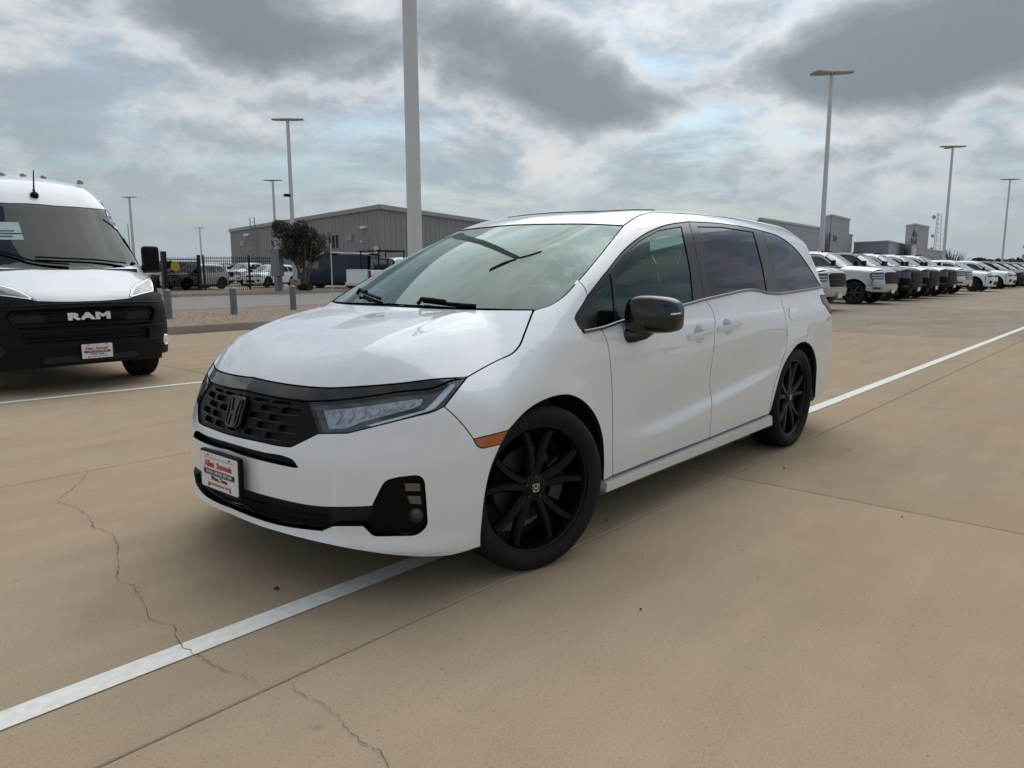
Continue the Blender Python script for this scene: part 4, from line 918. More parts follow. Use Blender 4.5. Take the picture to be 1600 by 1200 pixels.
def build_ram():
    O = np.array([-.665, -6.78, 0]); T = empty('cargo_van', O, math.pi/2); B = RamBody(O, math.pi/2); X = B.px
    tag(T, 'tall white cargo van with a black grille and bumper facing the lot', 'van')
    M_CLAD = mat('charcoal bumper plastic', (.006, .0065, .0075), .5, spec=.16, bump=(300, .08)); M_RW = mat('white van paint', (.78, .79, .80), .35, coat=1.)
    M_RG = glass('van glass', (.07, .078, .085))
    wsb = X([(222, 411), (200, 416), (165, 419.5), (120, 421.5), (90, 421.5)]); wss = X([(222, 411), (213, 391), (200, 365), (188, 342), (176, 329)]); wst = X([(176, 329), (150, 326), (120, 323.5), (85, 321.5)])
    W = sym(np.vstack([cut0(wsb)[::-1], wss[1:], cut0(wst)[1:]]))
    ws = panel(B, 'windscreen', W, 'top', M_RG, T, False, off=.006, depth=.01, h=.06, bs=.03)[0]
    inner = inset(resample(B.to_uv(W, 'top'), .03, True), .05)
    panel(B, 'windscreen_border', W, 'top', M_PIANO, ws, False, holes=[np.c_[inner, inner[:, 0]*0]], off=.012, depth=0, h=.06, bs=.03)
    hb = X([(201, 466.5), (170, 469.5), (136, 471), (110, 471.5)]); hlin = X([(201, 466.5), (207.5, 448), (220, 440), (234, 432.5)])
    hsd = np.vstack([hlin[-1:], B.lift(np.array([(.35, 1.20), (.12, 1.32)]), 'side')])
    hood = sym(np.vstack([cut0(hb)[::-1], hlin[1:], hsd[1:], wss[:1], cut0(wsb)[1:]]))
    panel(B, 'hood', hood, 'top', M_RW, T, False, h=.06, bs=.03)
    hl = np.vstack([hlin, X([(234, 432.5), (238.5, 445), (240, 455)])[1:], X([(240, 455), (222, 459.5), (201, 465.5)])[1:-1]])
    L = panel(B, 'headlamp', hl, 'front', M_LAMPW, T, h=.04, bs=.02, gap=.002, depth=.03, off=-.002)
    il = inset(resample(B.to_uv(hl, 'front'), .012, True), .014); il3 = B.lift(il, 'front')
    for i, par in enumerate(L):
        o = panel(B, 'lamp_lens', il3, 'front', mat('van lamp lens', (.16, .17, .18), .15, metal=.3, coat=1., noise=(25, .5)), par, False, h=.03, bs=.02, gap=0, depth=.0, off=-.006)[0]
        if i: o.scale = (1, -1, 1)
    # side of the van: door, box
    sd = B.lift(np.array([(.45, 1.02), (.35, 1.20), (.12, 1.32)]), 'side')
    side = np.vstack([sd, wss[1:], B.lift(np.array([(-.75, 2.2), (-1.1, 2.36), (-2.5, 2.42), (-4.6, 2.40), (-4.6, .45), (-3.9, .42)]+[(-3.45+.46*math.cos(a), .36+.46*math.sin(a)) for a in np.linspace(math.pi, 0, 14)]+[(-.7, .38)]+[(.46*math.cos(a), .36+.46*math.sin(a)) for a in np.linspace(math.pi, .9, 12)]), 'side')])
    panel(B, 'body_side', side, 'side', M_RW, T, h=.12, bs=.05)
    sw = B.lift(np.array([(-.05, 1.36), (-.42, 1.95), (-.5, 2.0), (-1.1, 2.0), (-1.12, 1.42), (-1.0, 1.36)]), 'side'); panel(B, 'cab_window', sw, 'side', M_PG, T, off=-.004, h=.1, bs=.04)
    rf = np.vstack([cut0(wst)[::-1], B.lift(np.array([(-.75, 2.2), (-1.1, 2.36), (-2.5, 2.42), (-4.6, 2.40)]), 'side'), B.lift(np.array([(-4.6, 0.)]), 'top')]); rf[-1, 1] = 0
    panel(B, 'roof', sym(rf), 'top', M_RW, T, False, h=.12, bs=.05)
    q = MB(); q.box((-4.68, -.98, .45), (-4.62, .98, 2.38)); q.build('rear_door', M_RW, T)
    # nose cladding
    fu = [(.0, .315), (.35, .315), (.7, .335), (.95, .38), (1.12, .46)]
    low = B.lift(np.array([(u*.95, z) for u, z in fu]), 'front'); low[0, 1] = 0
    arc = B.lift(np.array([(.46*math.cos(a), .36+.46*math.sin(a)) for a in np.linspace(.15, .9, 6)]), 'side')
    nose = sym(np.vstack([low, arc, B.lift(np.array([(.45, 1.02)]), 'side'), X([(240, 455), (222, 459.5), (201, 466.5)]), cut0(hb)[1:]]))
    gr = B.lift(np.array([(0, .915), (.30, .912), (.50, .90), (.53, .85), (.49, .74), (.44, .70), (0, .69)]), 'front'); gr[[0, -1], 1] = 0; gr = sym(gr)
    it = B.lift(np.array([(0, .655), (.42, .665), (.45, .64), (.44, .54), (0, .53)]), 'front'); it[[0, -1], 1] = 0; it = sym(it)
    panel(B, 'front_bumper', nose, 'front', M_CLAD, T, False, holes=[gr, it], h=.05, bs=.02, hole_depth=.06, depth=.03, flange=M_CLAD)
    gp = panel(B, 'grille', gr, 'front', M_GAP, T, False, off=.058, gap=0, depth=0, h=.06)[0]
    panel(B, 'lower_intake', it, 'front', M_GAP, T, False, off=.058, gap=0, depth=0, h=.06)
    for z in (.725, .765, .87, .895):
        u = np.linspace(-.47, .47, 15); p = B.lift(np.c_[u, u*0+z], 'front'); b = MB(); b.tube(p-[.035, 0, 0], .011, 6); b.build('grille_slat', M_SATIN, gp, smooth=True)
    for z in (.575, .615):
        u = np.linspace(-.42, .42, 15); p = B.lift(np.c_[u, u*0+z], 'front'); b = MB(); b.tube(p-[.03, 0, 0], .012, 6); b.build('intake_slat', M_SATIN, T, smooth=True)
    sb = MB(); sb.prism(rounded(.80, .085, .03), (.895, 0, .818), (0, 1, 0), (0, 0, 1), (.02, 0, 0)); sb.build('badge_bar', M_SATIN, T, bevel=.006)
    text_mesh('badge_lettering', 'RAM', .100, mat('badge silver', (.80, .81, .83), .2, metal=.3), T, (.920, 0, .818), (0, 1, 0), (0, 0, 1), sx=2.0, bold=.006, extr=.006, spacing=1.12)
    fp = B.lift(np.array([(.60, .545), (.72, .545), (.735, .49), (.71, .435), (.60, .435), (.56, .49)])*[.95, 1], 'front'); panel(B, 'fog_pocket', fp, 'front', M_GAP, T, off=-.003, depth=.006, bs=.02)
    for z0_, z1_, u1_ in ((.955, .935, .60), (.675, .68, .62), (.505, .52, .55)):
        u = np.r_[np.linspace(-u1_, u1_, 25)]; zz = z0_+(z1_-z0_)*(u/u1_)**2; p = B.lift(np.c_[u, zz], 'front'); b = MB(); b.tube(p-[.004, 0, 0], .012, 8); b.build('bumper_crease', M_CLAD, T, smooth=True)
    va = B.lift(np.array([(0, .40), (.30, .40), (.34, .37), (.34, .335), (0, .33)]), 'front'); va[[0, -1], 1] = 0; panel(B, 'lower_valance', sym(va), 'front', M_GAP, T, False, off=-.003, depth=.006, bs=.03)
    # scoops beside the grille
    for s in (1, -1):
        pass
    sc = B.lift(np.array([(.74, .78), (.86, .74), (.90, .66), (.82, .60), (.70, .64)]), 'front'); panel(B, 'side_scoop', sc, 'front', M_GAP, T, off=-.002, depth=.006, bs=.02)
    for s in (1, -1):
        c = B.lift(np.array([(.66*.95, .49)]), 'front')[0]; n = B.grad(c[None])[0]; b = MB(); m_ = np.array([1, s, 1])
        b.lathe([(.001, .012), (.03, .012), (.048, .006), (.056, .014), (.064, .010), (.068, -.02)], c*m_, n*m_, 24); b.build('fog_lamp', M_LAMPW, T, smooth=True)
    dealer_plate(T, (.962, .035, .44), (0, 1, 0), (0, 0, 1), w=.315, h=.157)
    # mirrors
    for s in (1, -1):
        b = MB(); b.box((.02, .965*s, 1.30), (.16, 1.15*s, 1.61)); mo = b.build('door_mirror', M_SATIN, T, bevel=.045, seg=3, smooth=True)
        a = MB(); a.tube([(.05, .96*s, 1.33), (.08, 1.10*s, 1.33)], .045, 8); a.build('mirror_arm', M_SATIN, mo, smooth=True)
    # roof lamps, antenna
    for (x, y) in ((-24, 270), (3, 270.5), (36, 272), (68, 275), (125, 282)):
        c = X([(x, y+3)])[0]; b = MB(); b.lathe([(.001, .034), (.022, .030), (.036, .018), (.040, .0), (.040, -.02)], c, (0, 0, 1), 12); b.build('roof_marker_lamp', mat('smoky amber', (.30, .22, .17), .25, coat=1.), T, smooth=True)
    c = X([(53, 305)])[0]; b = MB(); b.tube([c-[0, 0, .02], c+[.02, 0, .02], c+[.01, -.0, .06]], [.05, .045, .02], 10); an = b.build('antenna_base', M_SATIN, T, smooth=True)
    b = MB(); b.tube([c+[.01, 0, .05], c+[-.08, .045, .30]], [.010, .006], 6); b.build('antenna_rod', M_SATIN, an)
    # wipers
    for pts in ([(54, 403.5), (100, 405.5), (150, 408), (196, 413)], [(0, 395), (20, 400), (45, 408), (108, 415)]):
        q = X(pts, 8); n = B.grad(q); b = MB(); b.tube(q+n*.02, .011, 6); b.build('wiper', M_SATIN, T)
    # papers behind the glass
    for pts, mm in (([(-60, 345), (29, 347), (37.5, 374.5), (-60, 373)], mat('window sheet', (.42, .52, .49), .7, noise=(30, .1))),):
        q = X(pts, 8, False); panel(B, 'window_sheet', q, 'top', mm, ws, False, off=.003, gap=0, depth=0, h=.06, bs=.03)
    for k, (y, z) in enumerate(((360.5, 22), (364.5, 34), (369, 20))):
        q = X([(0, y), (z, y+.2)], 5, False); n = B.grad(q); b = MB(); b.tube(q+n*.0, .006, 4); b.build('printed_line', M_PBLK, ws)
    b = MB(); b.box((.25, -.80, 1.15), (.30, .80, 1.33)); b.box((-.9, -.9, .4), (.25, .9, 1.1)); b.build('dashboard', M_INTD, T)
    for y in (.48, -.48):
        b = MB(); b.box((-.95, y-.26, 1.0), (-.75, y+.26, 1.75)); b.build('seat', M_INTD, T, bevel=.06, seg=2, smooth=True)
    b = MB(); b.box((-1.5, -.92, .5), (-1.45, .92, 2.25)); b.build('partition', M_INTD, T)
    for cx in (0., -3.45):
        for s in (1, -1):
            make_wheel(T, (cx, .965*s, .35), 0 if s > 0 else math.pi, R=.352, rim=.215, wid=.225, rimmat=M_STEEL, logo=False, steel=False)
            wheel_house(T, cx, .6*s, .97*s, .43, .38)
    b = MB(); b.box((-4.5, -.85, .26), (.6, .85, .42)); b.build('floor_pan', M_GAP, T)
    return T
RAM = build_ram()
# ================================================================ generic parked cars
class GenBody(Body):
    def __init__(s, P):
        s.P = P
        for k in 'w v h hc ws r rc f fc b bc'.split(): setattr(s, k, P[k] if callable(P[k]) else pch(*zip(*P[k])))
        s.bx0 = P['L']+.9
    def G(s, p):
        x, y, z = p[..., 0], np.abs(p[..., 1]), p[..., 2]; P = s.P
        side = y-s.w(x)-s.v(z)
        for cx in (0., P['wb']):
            side = side-.03*np.exp(-((np.hypot(x-cx, z-P['R'])-P['R']-.07)/.07)**2)
        hs = smax(side, z-s.h(x)+s.hc(y), .07); cs = smax(side, smax((z-s.ws(x+.25*y*y))*.85, z-s.r(x)+s.rc(y), .06), .09)
        g = smin(hs, cs, .02); g = smax(g, x-s.f(z)+s.fc(y), .05)
        return smax(g, -(x-s.b(z))+s.bc(y), .06)
TRUCK = dict(L=-4.75, wb=-3.75, R=.42,
 w=((-4.8, .97), (-3, 1.0), (-1, 1.0), (.2, 1.0), (.7, .97)), v=((.4, -.03), (.6, 0), (1.1, 0), (1.3, -.03), (1.45, -.08), (1.95, -.25)),
 h=((-1.2, 1.40), (-.5, 1.385), (.3, 1.33), (.75, 1.27), (.95, 1.20)), hc=((0, 0), (.45, -.02), (.6, .0), (.8, .05), (.95, .12)),
 ws=((-1.7, 2.15), (-1.25, 1.90), (-.45, 1.38), (0, 1.05)), r=lambda x, _c=pch((-3.3, -2.9, -2.5, -2, -1.4, -1), (1.87, 1.90, 1.945, 1.965, 1.93, 1.8)): 1.375+(_c(x)-1.375)*sst(-3.03, -2.96, x), rc=((0, 0), (.5, .02), (.75, .07), (.9, .14)),
 f=((.3, .86), (.5, .97), (.75, 1.0), (1.0, .97), (1.2, .92), (1.3, .8)), fc=((0, 0), (.4, .02), (.7, .06), (.88, .13), (1.0, .26)), b=((.4, -4.7), (1.0, -4.75), (1.9, -4.7)), bc=((0, 0), (.7, .01), (1.0, .05)))
SUV = dict(L=-3.85, wb=-2.95, R=.385,
 w=((-4., .90), (-3, .96), (-1, .975), (.2, .97), (.7, .93)), v=((.25, -.04), (.5, 0), (.95, 0), (1.1, -.03), (1.25, -.10), (1.8, -.30)),
 h=((-1., 1.20), (-.4, 1.17), (.3, 1.11), (.7, 1.03), (.9, .95)), hc=((0, 0), (.45, .0), (.6, .02), (.8, .08), (.95, .16)),
 ws=((-1.6, 1.90), (-1.1, 1.66), (-.25, 1.19), (.2, .92)), r=((-4., 1.66), (-3, 1.75), (-2, 1.77), (-1.2, 1.72), (-.8, 1.6)), rc=((0, 0), (.4, .02), (.6, .06), (.8, .14)),
 f=((.2, .80), (.4, .88), (.65, .91), (.85, .88), (1.0, .80)), fc=((0, 0), (.4, .03), (.65, .10), (.85, .24), (1.0, .42)), b=((.3, -3.75), (.8, -3.85), (1.15, -3.80), (1.7, -3.45)), bc=((0, 0), (.6, .04), (.85, .14), (1.0, .3)))
VANB = dict(L=-4.9, wb=-3.6, R=.35,
 w=((-5., .97), (-3, 1.0), (-1, 1.0), (.2, .98), (.7, .93)), v=((.25, -.03), (.5, 0), (1.0, 0), (1.3, -.03), (1.8, -.10), (2.5, -.2)),
 h=((-.4, 1.38), (.2, 1.30), (.6, 1.12), (.85, .98)), hc=((0, 0), (.6, .02), (.9, .1)), ws=((-1.1, 2.5), (-.5, 2.0), (.25, 1.3), (.6, 1.0)),
 r=((-5., 2.35), (-3, 2.45), (-1.3, 2.42), (-.7, 2.2), (-.2, 1.9)), rc=((0, 0), (.6, .04), (.85, .12)), f=((.2, .82), (.5, .92), (.8, .9), (1.0, .8)), fc=((0, 0), (.6, .08), (.9, .25), (1.0, .36)), b=((.3, -4.85), (1.2, -4.9), (2.4, -4.82)), bc=((0, 0), (.8, .02), (1.0, .08)))
def paint(name, col, metal=0.): return mat(name+' car paint', col, .32, metal=metal, coat=1. if max(col) > .2 else .2, spec=.5 if max(col) > .2 else .25)
M_SILV = paint('silver', (.48, .49, .50), .5); M_CWHITE = paint('white', (.74, .75, .76)); M_CBLACK = paint('black', (.012, .012, .014)); M_GREY = paint('grey', (.055, .058, .062))
M_GOLD = paint('champagne', (.30, .28, .25), .4); M_NAVY = paint('navy', (.018, .026, .045)); M_MAROON = paint('maroon', (.06, .012, .014)); M_DARKGL = mat('dark car glass', (.018, .022, .024), .04, coat=1.); M_WSGL = mat('far windscreen', (.09, .11, .11), .03, spec=.9, coat=1.)
M_BCH = mat('bright chrome', (.72, .73, .74), .12, metal=1.)
def simple_wheel(T, loc, flip, R, rim, mrim):
    b = MB(); w = .27 if R > .4 else .23
    b.lathe([(rim*.98, -w*.5), (rim*.95, -.03), (rim, -.006), (rim+.008, -.004)], (0, 0, 0), (0, 1, 0), 24); b.lathe([(.001, -.02), (.06, -.02), (.09, -.05)], (0, 0, 0), (0, 1, 0), 12)
    for k in range(6):
        a = k*math.pi/3; c, s = math.cos(a), math.sin(a)
        V = [(c*r-s*q*wd_, -.03-dz, s*r+c*q*wd_) for r, wd_ in ((.05, .05), (rim*.97, .035)) for q, dz in ((-1, .03), (-.6, 0), (.6, 0), (1, .03))]
        b.add(V, [(0, 1, 5, 4), (1, 2, 6, 5), (2, 3, 7, 6)])
    o = b.build('wheel', mrim, T, smooth=True); o.location = loc; o.rotation_euler = (0, 0, math.pi if flip else 0)
    t = MB(); t.lathe([(rim, -.015), (rim+(R-rim)*.5, .006), (R-.02, 0), (R, -.03), (R, -w+.03), (R-.02, -w), (rim, -w+.01)], (0, 0, 0), (0, 1, 0), 28, True); t.build('tyre', M_RUBBER, o, smooth=True)
    d = MB(); d.lathe([(.001, -.12), (rim*.97, -.12)], (0, 0, 0), (0, 1, 0), 20); d.build('brake_disc', M_GAP, o)
def build_car(kind, pt, grille='black', mrim=None):
    P = dict(truck=TRUCK, suv=SUV, van=VANB)[kind]; B = GenBody(P); T = empty({'truck': 'pickup_truck', 'suv': 'parked_suv', 'van': 'parked_van'}[kind]); R = P['R']; wb = P['wb']
    B.zmax = 2.7; K = dict(h=.10, bs=.06, gap=.004, depth=.03)
    sd = lambda q: B.lift(np.array(q, float), 'side'); tp = lambda q: B.lift(np.array(q, float), 'top'); fr = lambda q: B.lift(np.array(q, float), 'front')
    tr = kind == 'truck'; z0 = .50 if tr else (.30 if kind == 'suv' else .38); belt = 1.36 if tr else (1.12 if kind == 'suv' else 1.30)
    ra = R+.09; xf = .62 if tr else .55
    arch = lambda cx: [(cx+ra*math.cos(a), R+ra*math.sin(a)) for a in np.linspace(math.pi+.1, -.1, 14)]
    a1 = [q for q in arch(0) if q[1] > z0]; a2 = [q for q in arch(wb) if q[1] > z0]
    hoodside = [(xf, {'truck': 1.18, 'suv': .95, 'van': 1.0}[kind]), (.2, {'truck': 1.26, 'suv': 1.04, 'van': 1.16}[kind]), ({'truck': -.55, 'suv': -.40, 'van': .05}[kind], {'truck': 1.31, 'suv': 1.09, 'van': 1.26}[kind])]
    xr = P['L']+.12
    up = {'truck': [(-1.2, 1.36), (-3.0, 1.36), (-3.05, 1.30), (xr, 1.30)], 'suv': [(-1.0, 1.12), (-2.4, 1.14), (xr+.15, 1.14), (xr, 1.05)], 'van': [(-.6, 1.30), (-1.2, 1.30), (-1.25, 2.28), (xr, 2.25)]}[kind]
    panel(B, 'body_side', sd([(xf, z0+.15)]+hoodside+up+[(xr, z0)]+a2[::1][0:0]+[q for q in a2]+[q for q in a1]+[(xf, z0)]), 'side', pt, T, **K)
    # glass house
    xc = hoodside[-1][0]
    if tr: gh = [(-.62, 1.33), (-1.18, 1.72), (-1.45, 1.82), (-2.6, 1.82), (-2.92, 1.72), (-2.98, 1.36)]; wins = [[(-.80, 1.39), (-1.25, 1.70), (-1.45, 1.76), (-1.78, 1.76), (-1.78, 1.39)], [(-1.86, 1.39), (-1.86, 1.76), (-2.55, 1.76), (-2.78, 1.68), (-2.8, 1.39)]]
    elif kind == 'suv': gh = [(-.45, 1.13), (-1.05, 1.52), (-1.35, 1.62), (-2.6, 1.64), (-3.3, 1.56), (-3.55, 1.16)]; wins = [[(-.65, 1.16), (-1.12, 1.48), (-1.38, 1.56), (-1.66, 1.57), (-1.66, 1.16)], [(-1.74, 1.16), (-1.74, 1.57), (-2.55, 1.58), (-2.6, 1.17)], [(-2.68, 1.17), (-2.64, 1.57), (-3.15, 1.52), (-3.42, 1.2)]]
    else: gh = [(.02, 1.32), (-.55, 1.90), (-.9, 2.2), (-1.25, 2.28), (-1.25, 1.30)]; wins = [[(-.15, 1.36), (-.6, 1.85), (-.75, 1.92), (-1.15, 1.92), (-1.15, 1.36)]]
    ghp = sd(gh); panel(B, 'cab_side', ghp, 'side', pt, T, off=.002, **{**K, 'h': .08})
    for w in wins: panel(B, 'side_window', sd(w), 'side', M_DARKGL, T, off=-.004, **{**K, 'h': .1})
    # hood, windscreen, roof
    hy = {'truck': .86, 'suv': .78, 'van': .80}[kind]; xn = {'truck': .80, 'suv': .72, 'van': .70}[kind]; xw = {'truck': -.45, 'suv': -.22, 'van': .22}[kind]
    hs = sd(hoodside); cn = tp([(xn+.10, 0), (xn+.07, .45)]); cn[0, 1] = 0; wb_ = tp([(xw-.02, .45), (xw+.04, 0)]); wb_[-1, 1] = 0
    panel(B, 'hood', sym(np.vstack([cn, hs, wb_])), 'top', pt, T, False, **K)
    ap = ghp[1 if kind != 'van' else 1]; wt_x = {'truck': -1.22, 'suv': -1.02, 'van': -.48}[kind]; wt = tp([(wt_x, .40), (wt_x+.04, 0)]); wt[-1, 1] = 0
    low = sd([gh[0]]); panel(B, 'windscreen', sym(np.vstack([wb_[::-1], hs[-1:]*.4+low*.6, ghp[1:2]*[1, .97, 1], wt])), 'top', M_WSGL, T, False, off=.0, **{**K, 'gap': .02})
    top_s = ghp[1:-1] if kind != 'van' else np.vstack([ghp[1:4], sd([(xr, 2.25)])])
    xe = {'truck': -2.96, 'suv': -3.45, 'van': xr}[kind]; back = tp([(xe, .3), (xe, 0)]); back[-1, 1] = 0
    panel(B, 'roof', sym(np.vstack([wt[::-1], top_s, back])), 'top', pt, T, False, **K)
    # nose: bumper, grille, lamps
    uz = {'truck': (.45, .72, 1.235), 'suv': (.28, .58, .965), 'van': (.28, .60, .96)}[kind]
    nb = np.vstack([fr([(0, uz[0]), (.6, uz[0])]), sd([(xf, z0), (xf, z0+.15)]), hs[:1], fr([(.55, uz[2]), (0, uz[2]+.01)])]); nb[[0, -1], 1] = 0
    black = grille in ('black',) and tr
    panel(B, 'front_fascia', sym(nb), 'front', M_SATIN if black else pt, T, False, **{**K, 'h': .07})
    mg = {'black': M_SATIN, 'chrome': M_BCH, 'body': M_SATIN}[grille]
    if tr:
        g_ = fr([(0, 1.17), (.44, 1.16), (.52, 1.10), (.50, .80), (.44, .74), (0, .74)]); g_[[0, -1], 1] = 0; gp = panel(B, 'grille', sym(g_), 'front', M_GAP if grille != 'chrome' else M_SATIN, T, False, off=-.012, **{**K, 'h': .08, 'depth': .03})[0]
        for z in (.80, .88, .96, 1.04, 1.12):
            u = np.linspace(-.48, .48, 9); q = fr(np.c_[u, u*0+z]); b = MB(); b.tube(q+[.016, 0, 0], .016, 5); b.build('grille_bar', mg, gp)
        hlq = fr([(.56, 1.16), (.90, 1.15), (.97, 1.10), (.93, .92), (.58, .90)])
        panel(B, 'headlamp', hlq, 'front', M_LAMPD, T, off=-.008, **{**K, 'h': .06, 'bs': .04})
        for z in (1.06, .97): panel(B, 'lamp_bar', fr([(.60, z+.025), (.90, z+.02), (.90, z-.015), (.60, z-.02)]), 'front', M_LAMPG if grille != 'black' else M_LAMPD, T, off=-.016, **{**K, 'h': .06, 'bs': .04, 'depth': .01})
        bm_ = fr([(0, .70), (.9, .70), (1.03, .68), (1.03, .52), (.9, .47), (0, .47)]); bm_[[0, -1], 1] = 0
        panel(B, 'front_bumper', sym(bm_), 'front', {'black': M_SATIN, 'chrome': M_BCH, 'body': pt}[grille], T, False, off=-.035, **{**K, 'depth': .06})
        panel(B, 'fog_lamp', fr([(.68, .64), (.86, .64), (.86, .56), (.68, .56)]), 'front', M_LAMPD, T, off=-.042, **{**K, 'h': .05, 'bs': .03, 'depth': .01})
        pl = MB(); pl.box((1.04, -.15, .40), (1.05, .15, .55)); pl.build('licence_plate', M_PLATE, T)
        for k in range(5):
            y = (-.42, -.2, 0, .2, .42)[k]; c = tp([(-1.45, y)])[0]; b = MB(); b.lathe([(.001, .05), (.035, .04), (.05, 0)], c, (0, 0, 1), 8); b.build('roof_marker_lamp', M_SATIN, T)
        sc_ = tp([(-.30, .18), (.15, .16), (.15, .40), (-.30, .44)]); panel(B, 'hood_scoop', sc_, 'top', M_SATIN, T, off=-.008, **{**K, 'h': .08, 'bs': .05})
        b = MB(); b.box((-4.74, -.92, .62), (-4.66, .92, 1.33)); b.build('tailgate', pt, T); b = MB(); b.box((-4.7, -.88, .8), (-3.05, .88, .86)); b.build('bed_floor', M_SATIN, T)
        b = MB(); b.box((-3.05, -.80, 1.3), (-3.0, .80, 1.84)); b.build('rear_window', M_DARKGL, T)
        tq = sd([(xr-.02+.14, 1.26), (xr, 1.26), (xr, .92), (xr+.12, .92)]); panel(B, 'tail_lamp', tq, 'side', M_RED, T, off=-.012, **{**K, 'bs': .05})
        b = MB(); b.box((-4.86, -.9, .50), (-4.72, .9, .66)); b.build('rear_bumper', M_BCH, T, bevel=.02)
    else:
        g_ = fr([(0, uz[2]-.06), (.34, uz[2]-.07), (.36, uz[2]-.18), (0, uz[2]-.19)]); g_[[0, -1], 1] = 0; panel(B, 'grille', sym(g_), 'front', M_SATIN, T, False, off=-.006, **{**K, 'h': .06})
        panel(B, 'headlamp', fr([(.42, uz[2]-.06), (.80, uz[2]-.08), (.84, uz[2]-.12), (.80, uz[2]-.17), (.42, uz[2]-.16)]), 'front', M_LAMPD, T, off=-.006, **{**K, 'h': .05, 'bs': .04})
        g_ = fr([(0, .55), (.36, .55), (.42, .42), (.3, .36), (0, .36)]); g_[[0, -1], 1] = 0; panel(B, 'lower_intake', sym(g_), 'front', M_SATIN, T, False, off=-.006, **{**K, 'h': .06})
        panel(B, 'fog_pocket', fr([(.56, .60), (.70, .62), (.74, .46), (.58, .44)]), 'front', M_SATIN, T, off=-.006, **{**K, 'h': .06, 'bs': .04})
        rr = B.lift(np.array([(0, .35), (.6, .35), (.75, .45), (.75, 1.05), (.62, 1.5 if kind == 'suv' else 2.2), (0, 1.58 if kind == 'suv' else 2.28)]), 'rear'); rr[[0, -1], 1] = 0
        panel(B, 'tailgate', sym(rr), 'rear', pt, T, False, **K)
        rw = B.lift(np.array([(0, 1.15), (.55, 1.15), (.5, 1.46), (0, 1.5)] if kind == 'suv' else [(0, 1.4), (.6, 1.4), (.58, 1.95), (0, 1.95)]), 'rear'); rw[[0, -1], 1] = 0
        panel(B, 'rear_window', sym(rw), 'rear', M_DARKGL, T, False, off=-.005, **K)
        panel(B, 'tail_lamp', B.lift(np.array([(.66, .92), (.8, .92), (.8, 1.08), (.66, 1.08)] if kind == 'suv' else [(.74, .85), (.86, .85), (.86, 1.25), (.74, 1.25)]), 'rear'), 'rear', M_RED, T, off=-.01, **K)
    for s in (1, -1):
        mx = {'truck': (-.72, 1.02, 1.42), 'suv': (-.62, .98, 1.16), 'van': (-.1, 1.02, 1.45)}[kind]; b = MB(); b.box((mx[0]-.07, mx[1]*s, mx[2]-.02), (mx[0]+.05, (mx[1]+.22)*s, mx[2]+.19)); b.build('door_mirror', M_SATIN, T, bevel=.03, seg=2, smooth=True)
        for cx in (0., wb):
            simple_wheel(T, (cx, (B.w(cx)-.01)*s, R), s < 0, R, R*.62, mrim or M_STEEL); wheel_house(T, cx, .55*s, (float(B.w(cx))-.02)*s, ra-.01, R)
    b = MB(); b.box((P['L']+.25, -.78, z0-.08), (.6, .78, z0+.12)); b.build('chassis', M_GAP, T)
    b = MB(); b.box((wb+.5 if not tr else -2.9, -.80, .6), (-.6, .80, belt-.02)); b.build('cabin_floor', M_INTD, T)
    return T
def place(T, loc, rz, label, cat, group=None):
    T.location = loc; T.rotation_euler = (0, 0, rz); tag(T, label, cat, group); return T
PROTO = {}
def car(kind, pt, grille, loc, rz, label, cat, group=None, mrim=None):
    key = (kind, grille)
    if key not in PROTO: PROTO[key] = (build_car(kind, pt, grille, mrim), pt); return place(PROTO[key][0], loc, rz, label, cat, group)
    src, p0 = PROTO[key]; T = copy_tree(src)
    for ch in T.children_recursive:
        if ch.type == 'MESH' and pt != p0:
            for sl, m in zip(ch.material_slots, ch.data.materials):
                if m == p0: sl.link = 'OBJECT'; sl.material = pt
    return place(T, loc, rz, label, cat, group)
HF = math.pi/2-math.radians(4)          # nose towards the lane, a little turned
def row(kind, uc, pt, gr, label, cat, group, dv=0.):
    # uc: lane-side left front corner along the row
    car(kind, pt, gr, lot(uc+1.04, -5.85+dv), HF, label, cat, group)
GT, GS = 'new pickups parked nose out along the lane', 'new cars parked beyond the pickups'
row('truck', -22.5, M_SILV, 'body', 'silver pickup half hidden behind the white minivan tail', 'pickup', GT)
row('truck', -28.2, M_SILV, 'body', 'silver pickup with body coloured bumper and full front wheel showing', 'pickup', GT)
row('truck', -31.8, M_GREY, 'black', 'dark grey pickup with black nose parked between silver and white pickups', 'pickup', GT)
row('truck', -34.7, M_CWHITE, 'black', 'white pickup with black nose next to the dark grey pickup', 'pickup', GT)
row('truck', -38.1, M_CWHITE, 'black', 'white pickup with black nose next to the chrome nosed pickup', 'pickup', GT)
row('truck', -41.6, M_CWHITE, 'chrome', 'white pickup with bright chrome grille and bumper', 'pickup', GT)
row('suv', -47.6, M_CWHITE, 'body', 'white suv parked right beside the chrome nosed pickup', 'suv', GS, .3)
row('suv', -54.0, M_CWHITE, 'body', 'white suv parked beside a lamp post and a row of dark cars', 'suv', GS, .3)
for i, (u, pt, nm) in enumerate(((-58.6, M_CBLACK, 'black suv parked next to the second white suv'), (-62.6, M_CBLACK, 'black suv parked between a black suv and a grey one'), (-66.6, M_GREY, 'dark grey suv parked among black ones'), (-70.6, M_MAROON, 'dark maroon suv in the far row of cars'), (-74.6, M_CBLACK, 'black suv at the far end of the row'))):
    row('suv', u, pt, 'body', nm, 'suv', GS, .3)
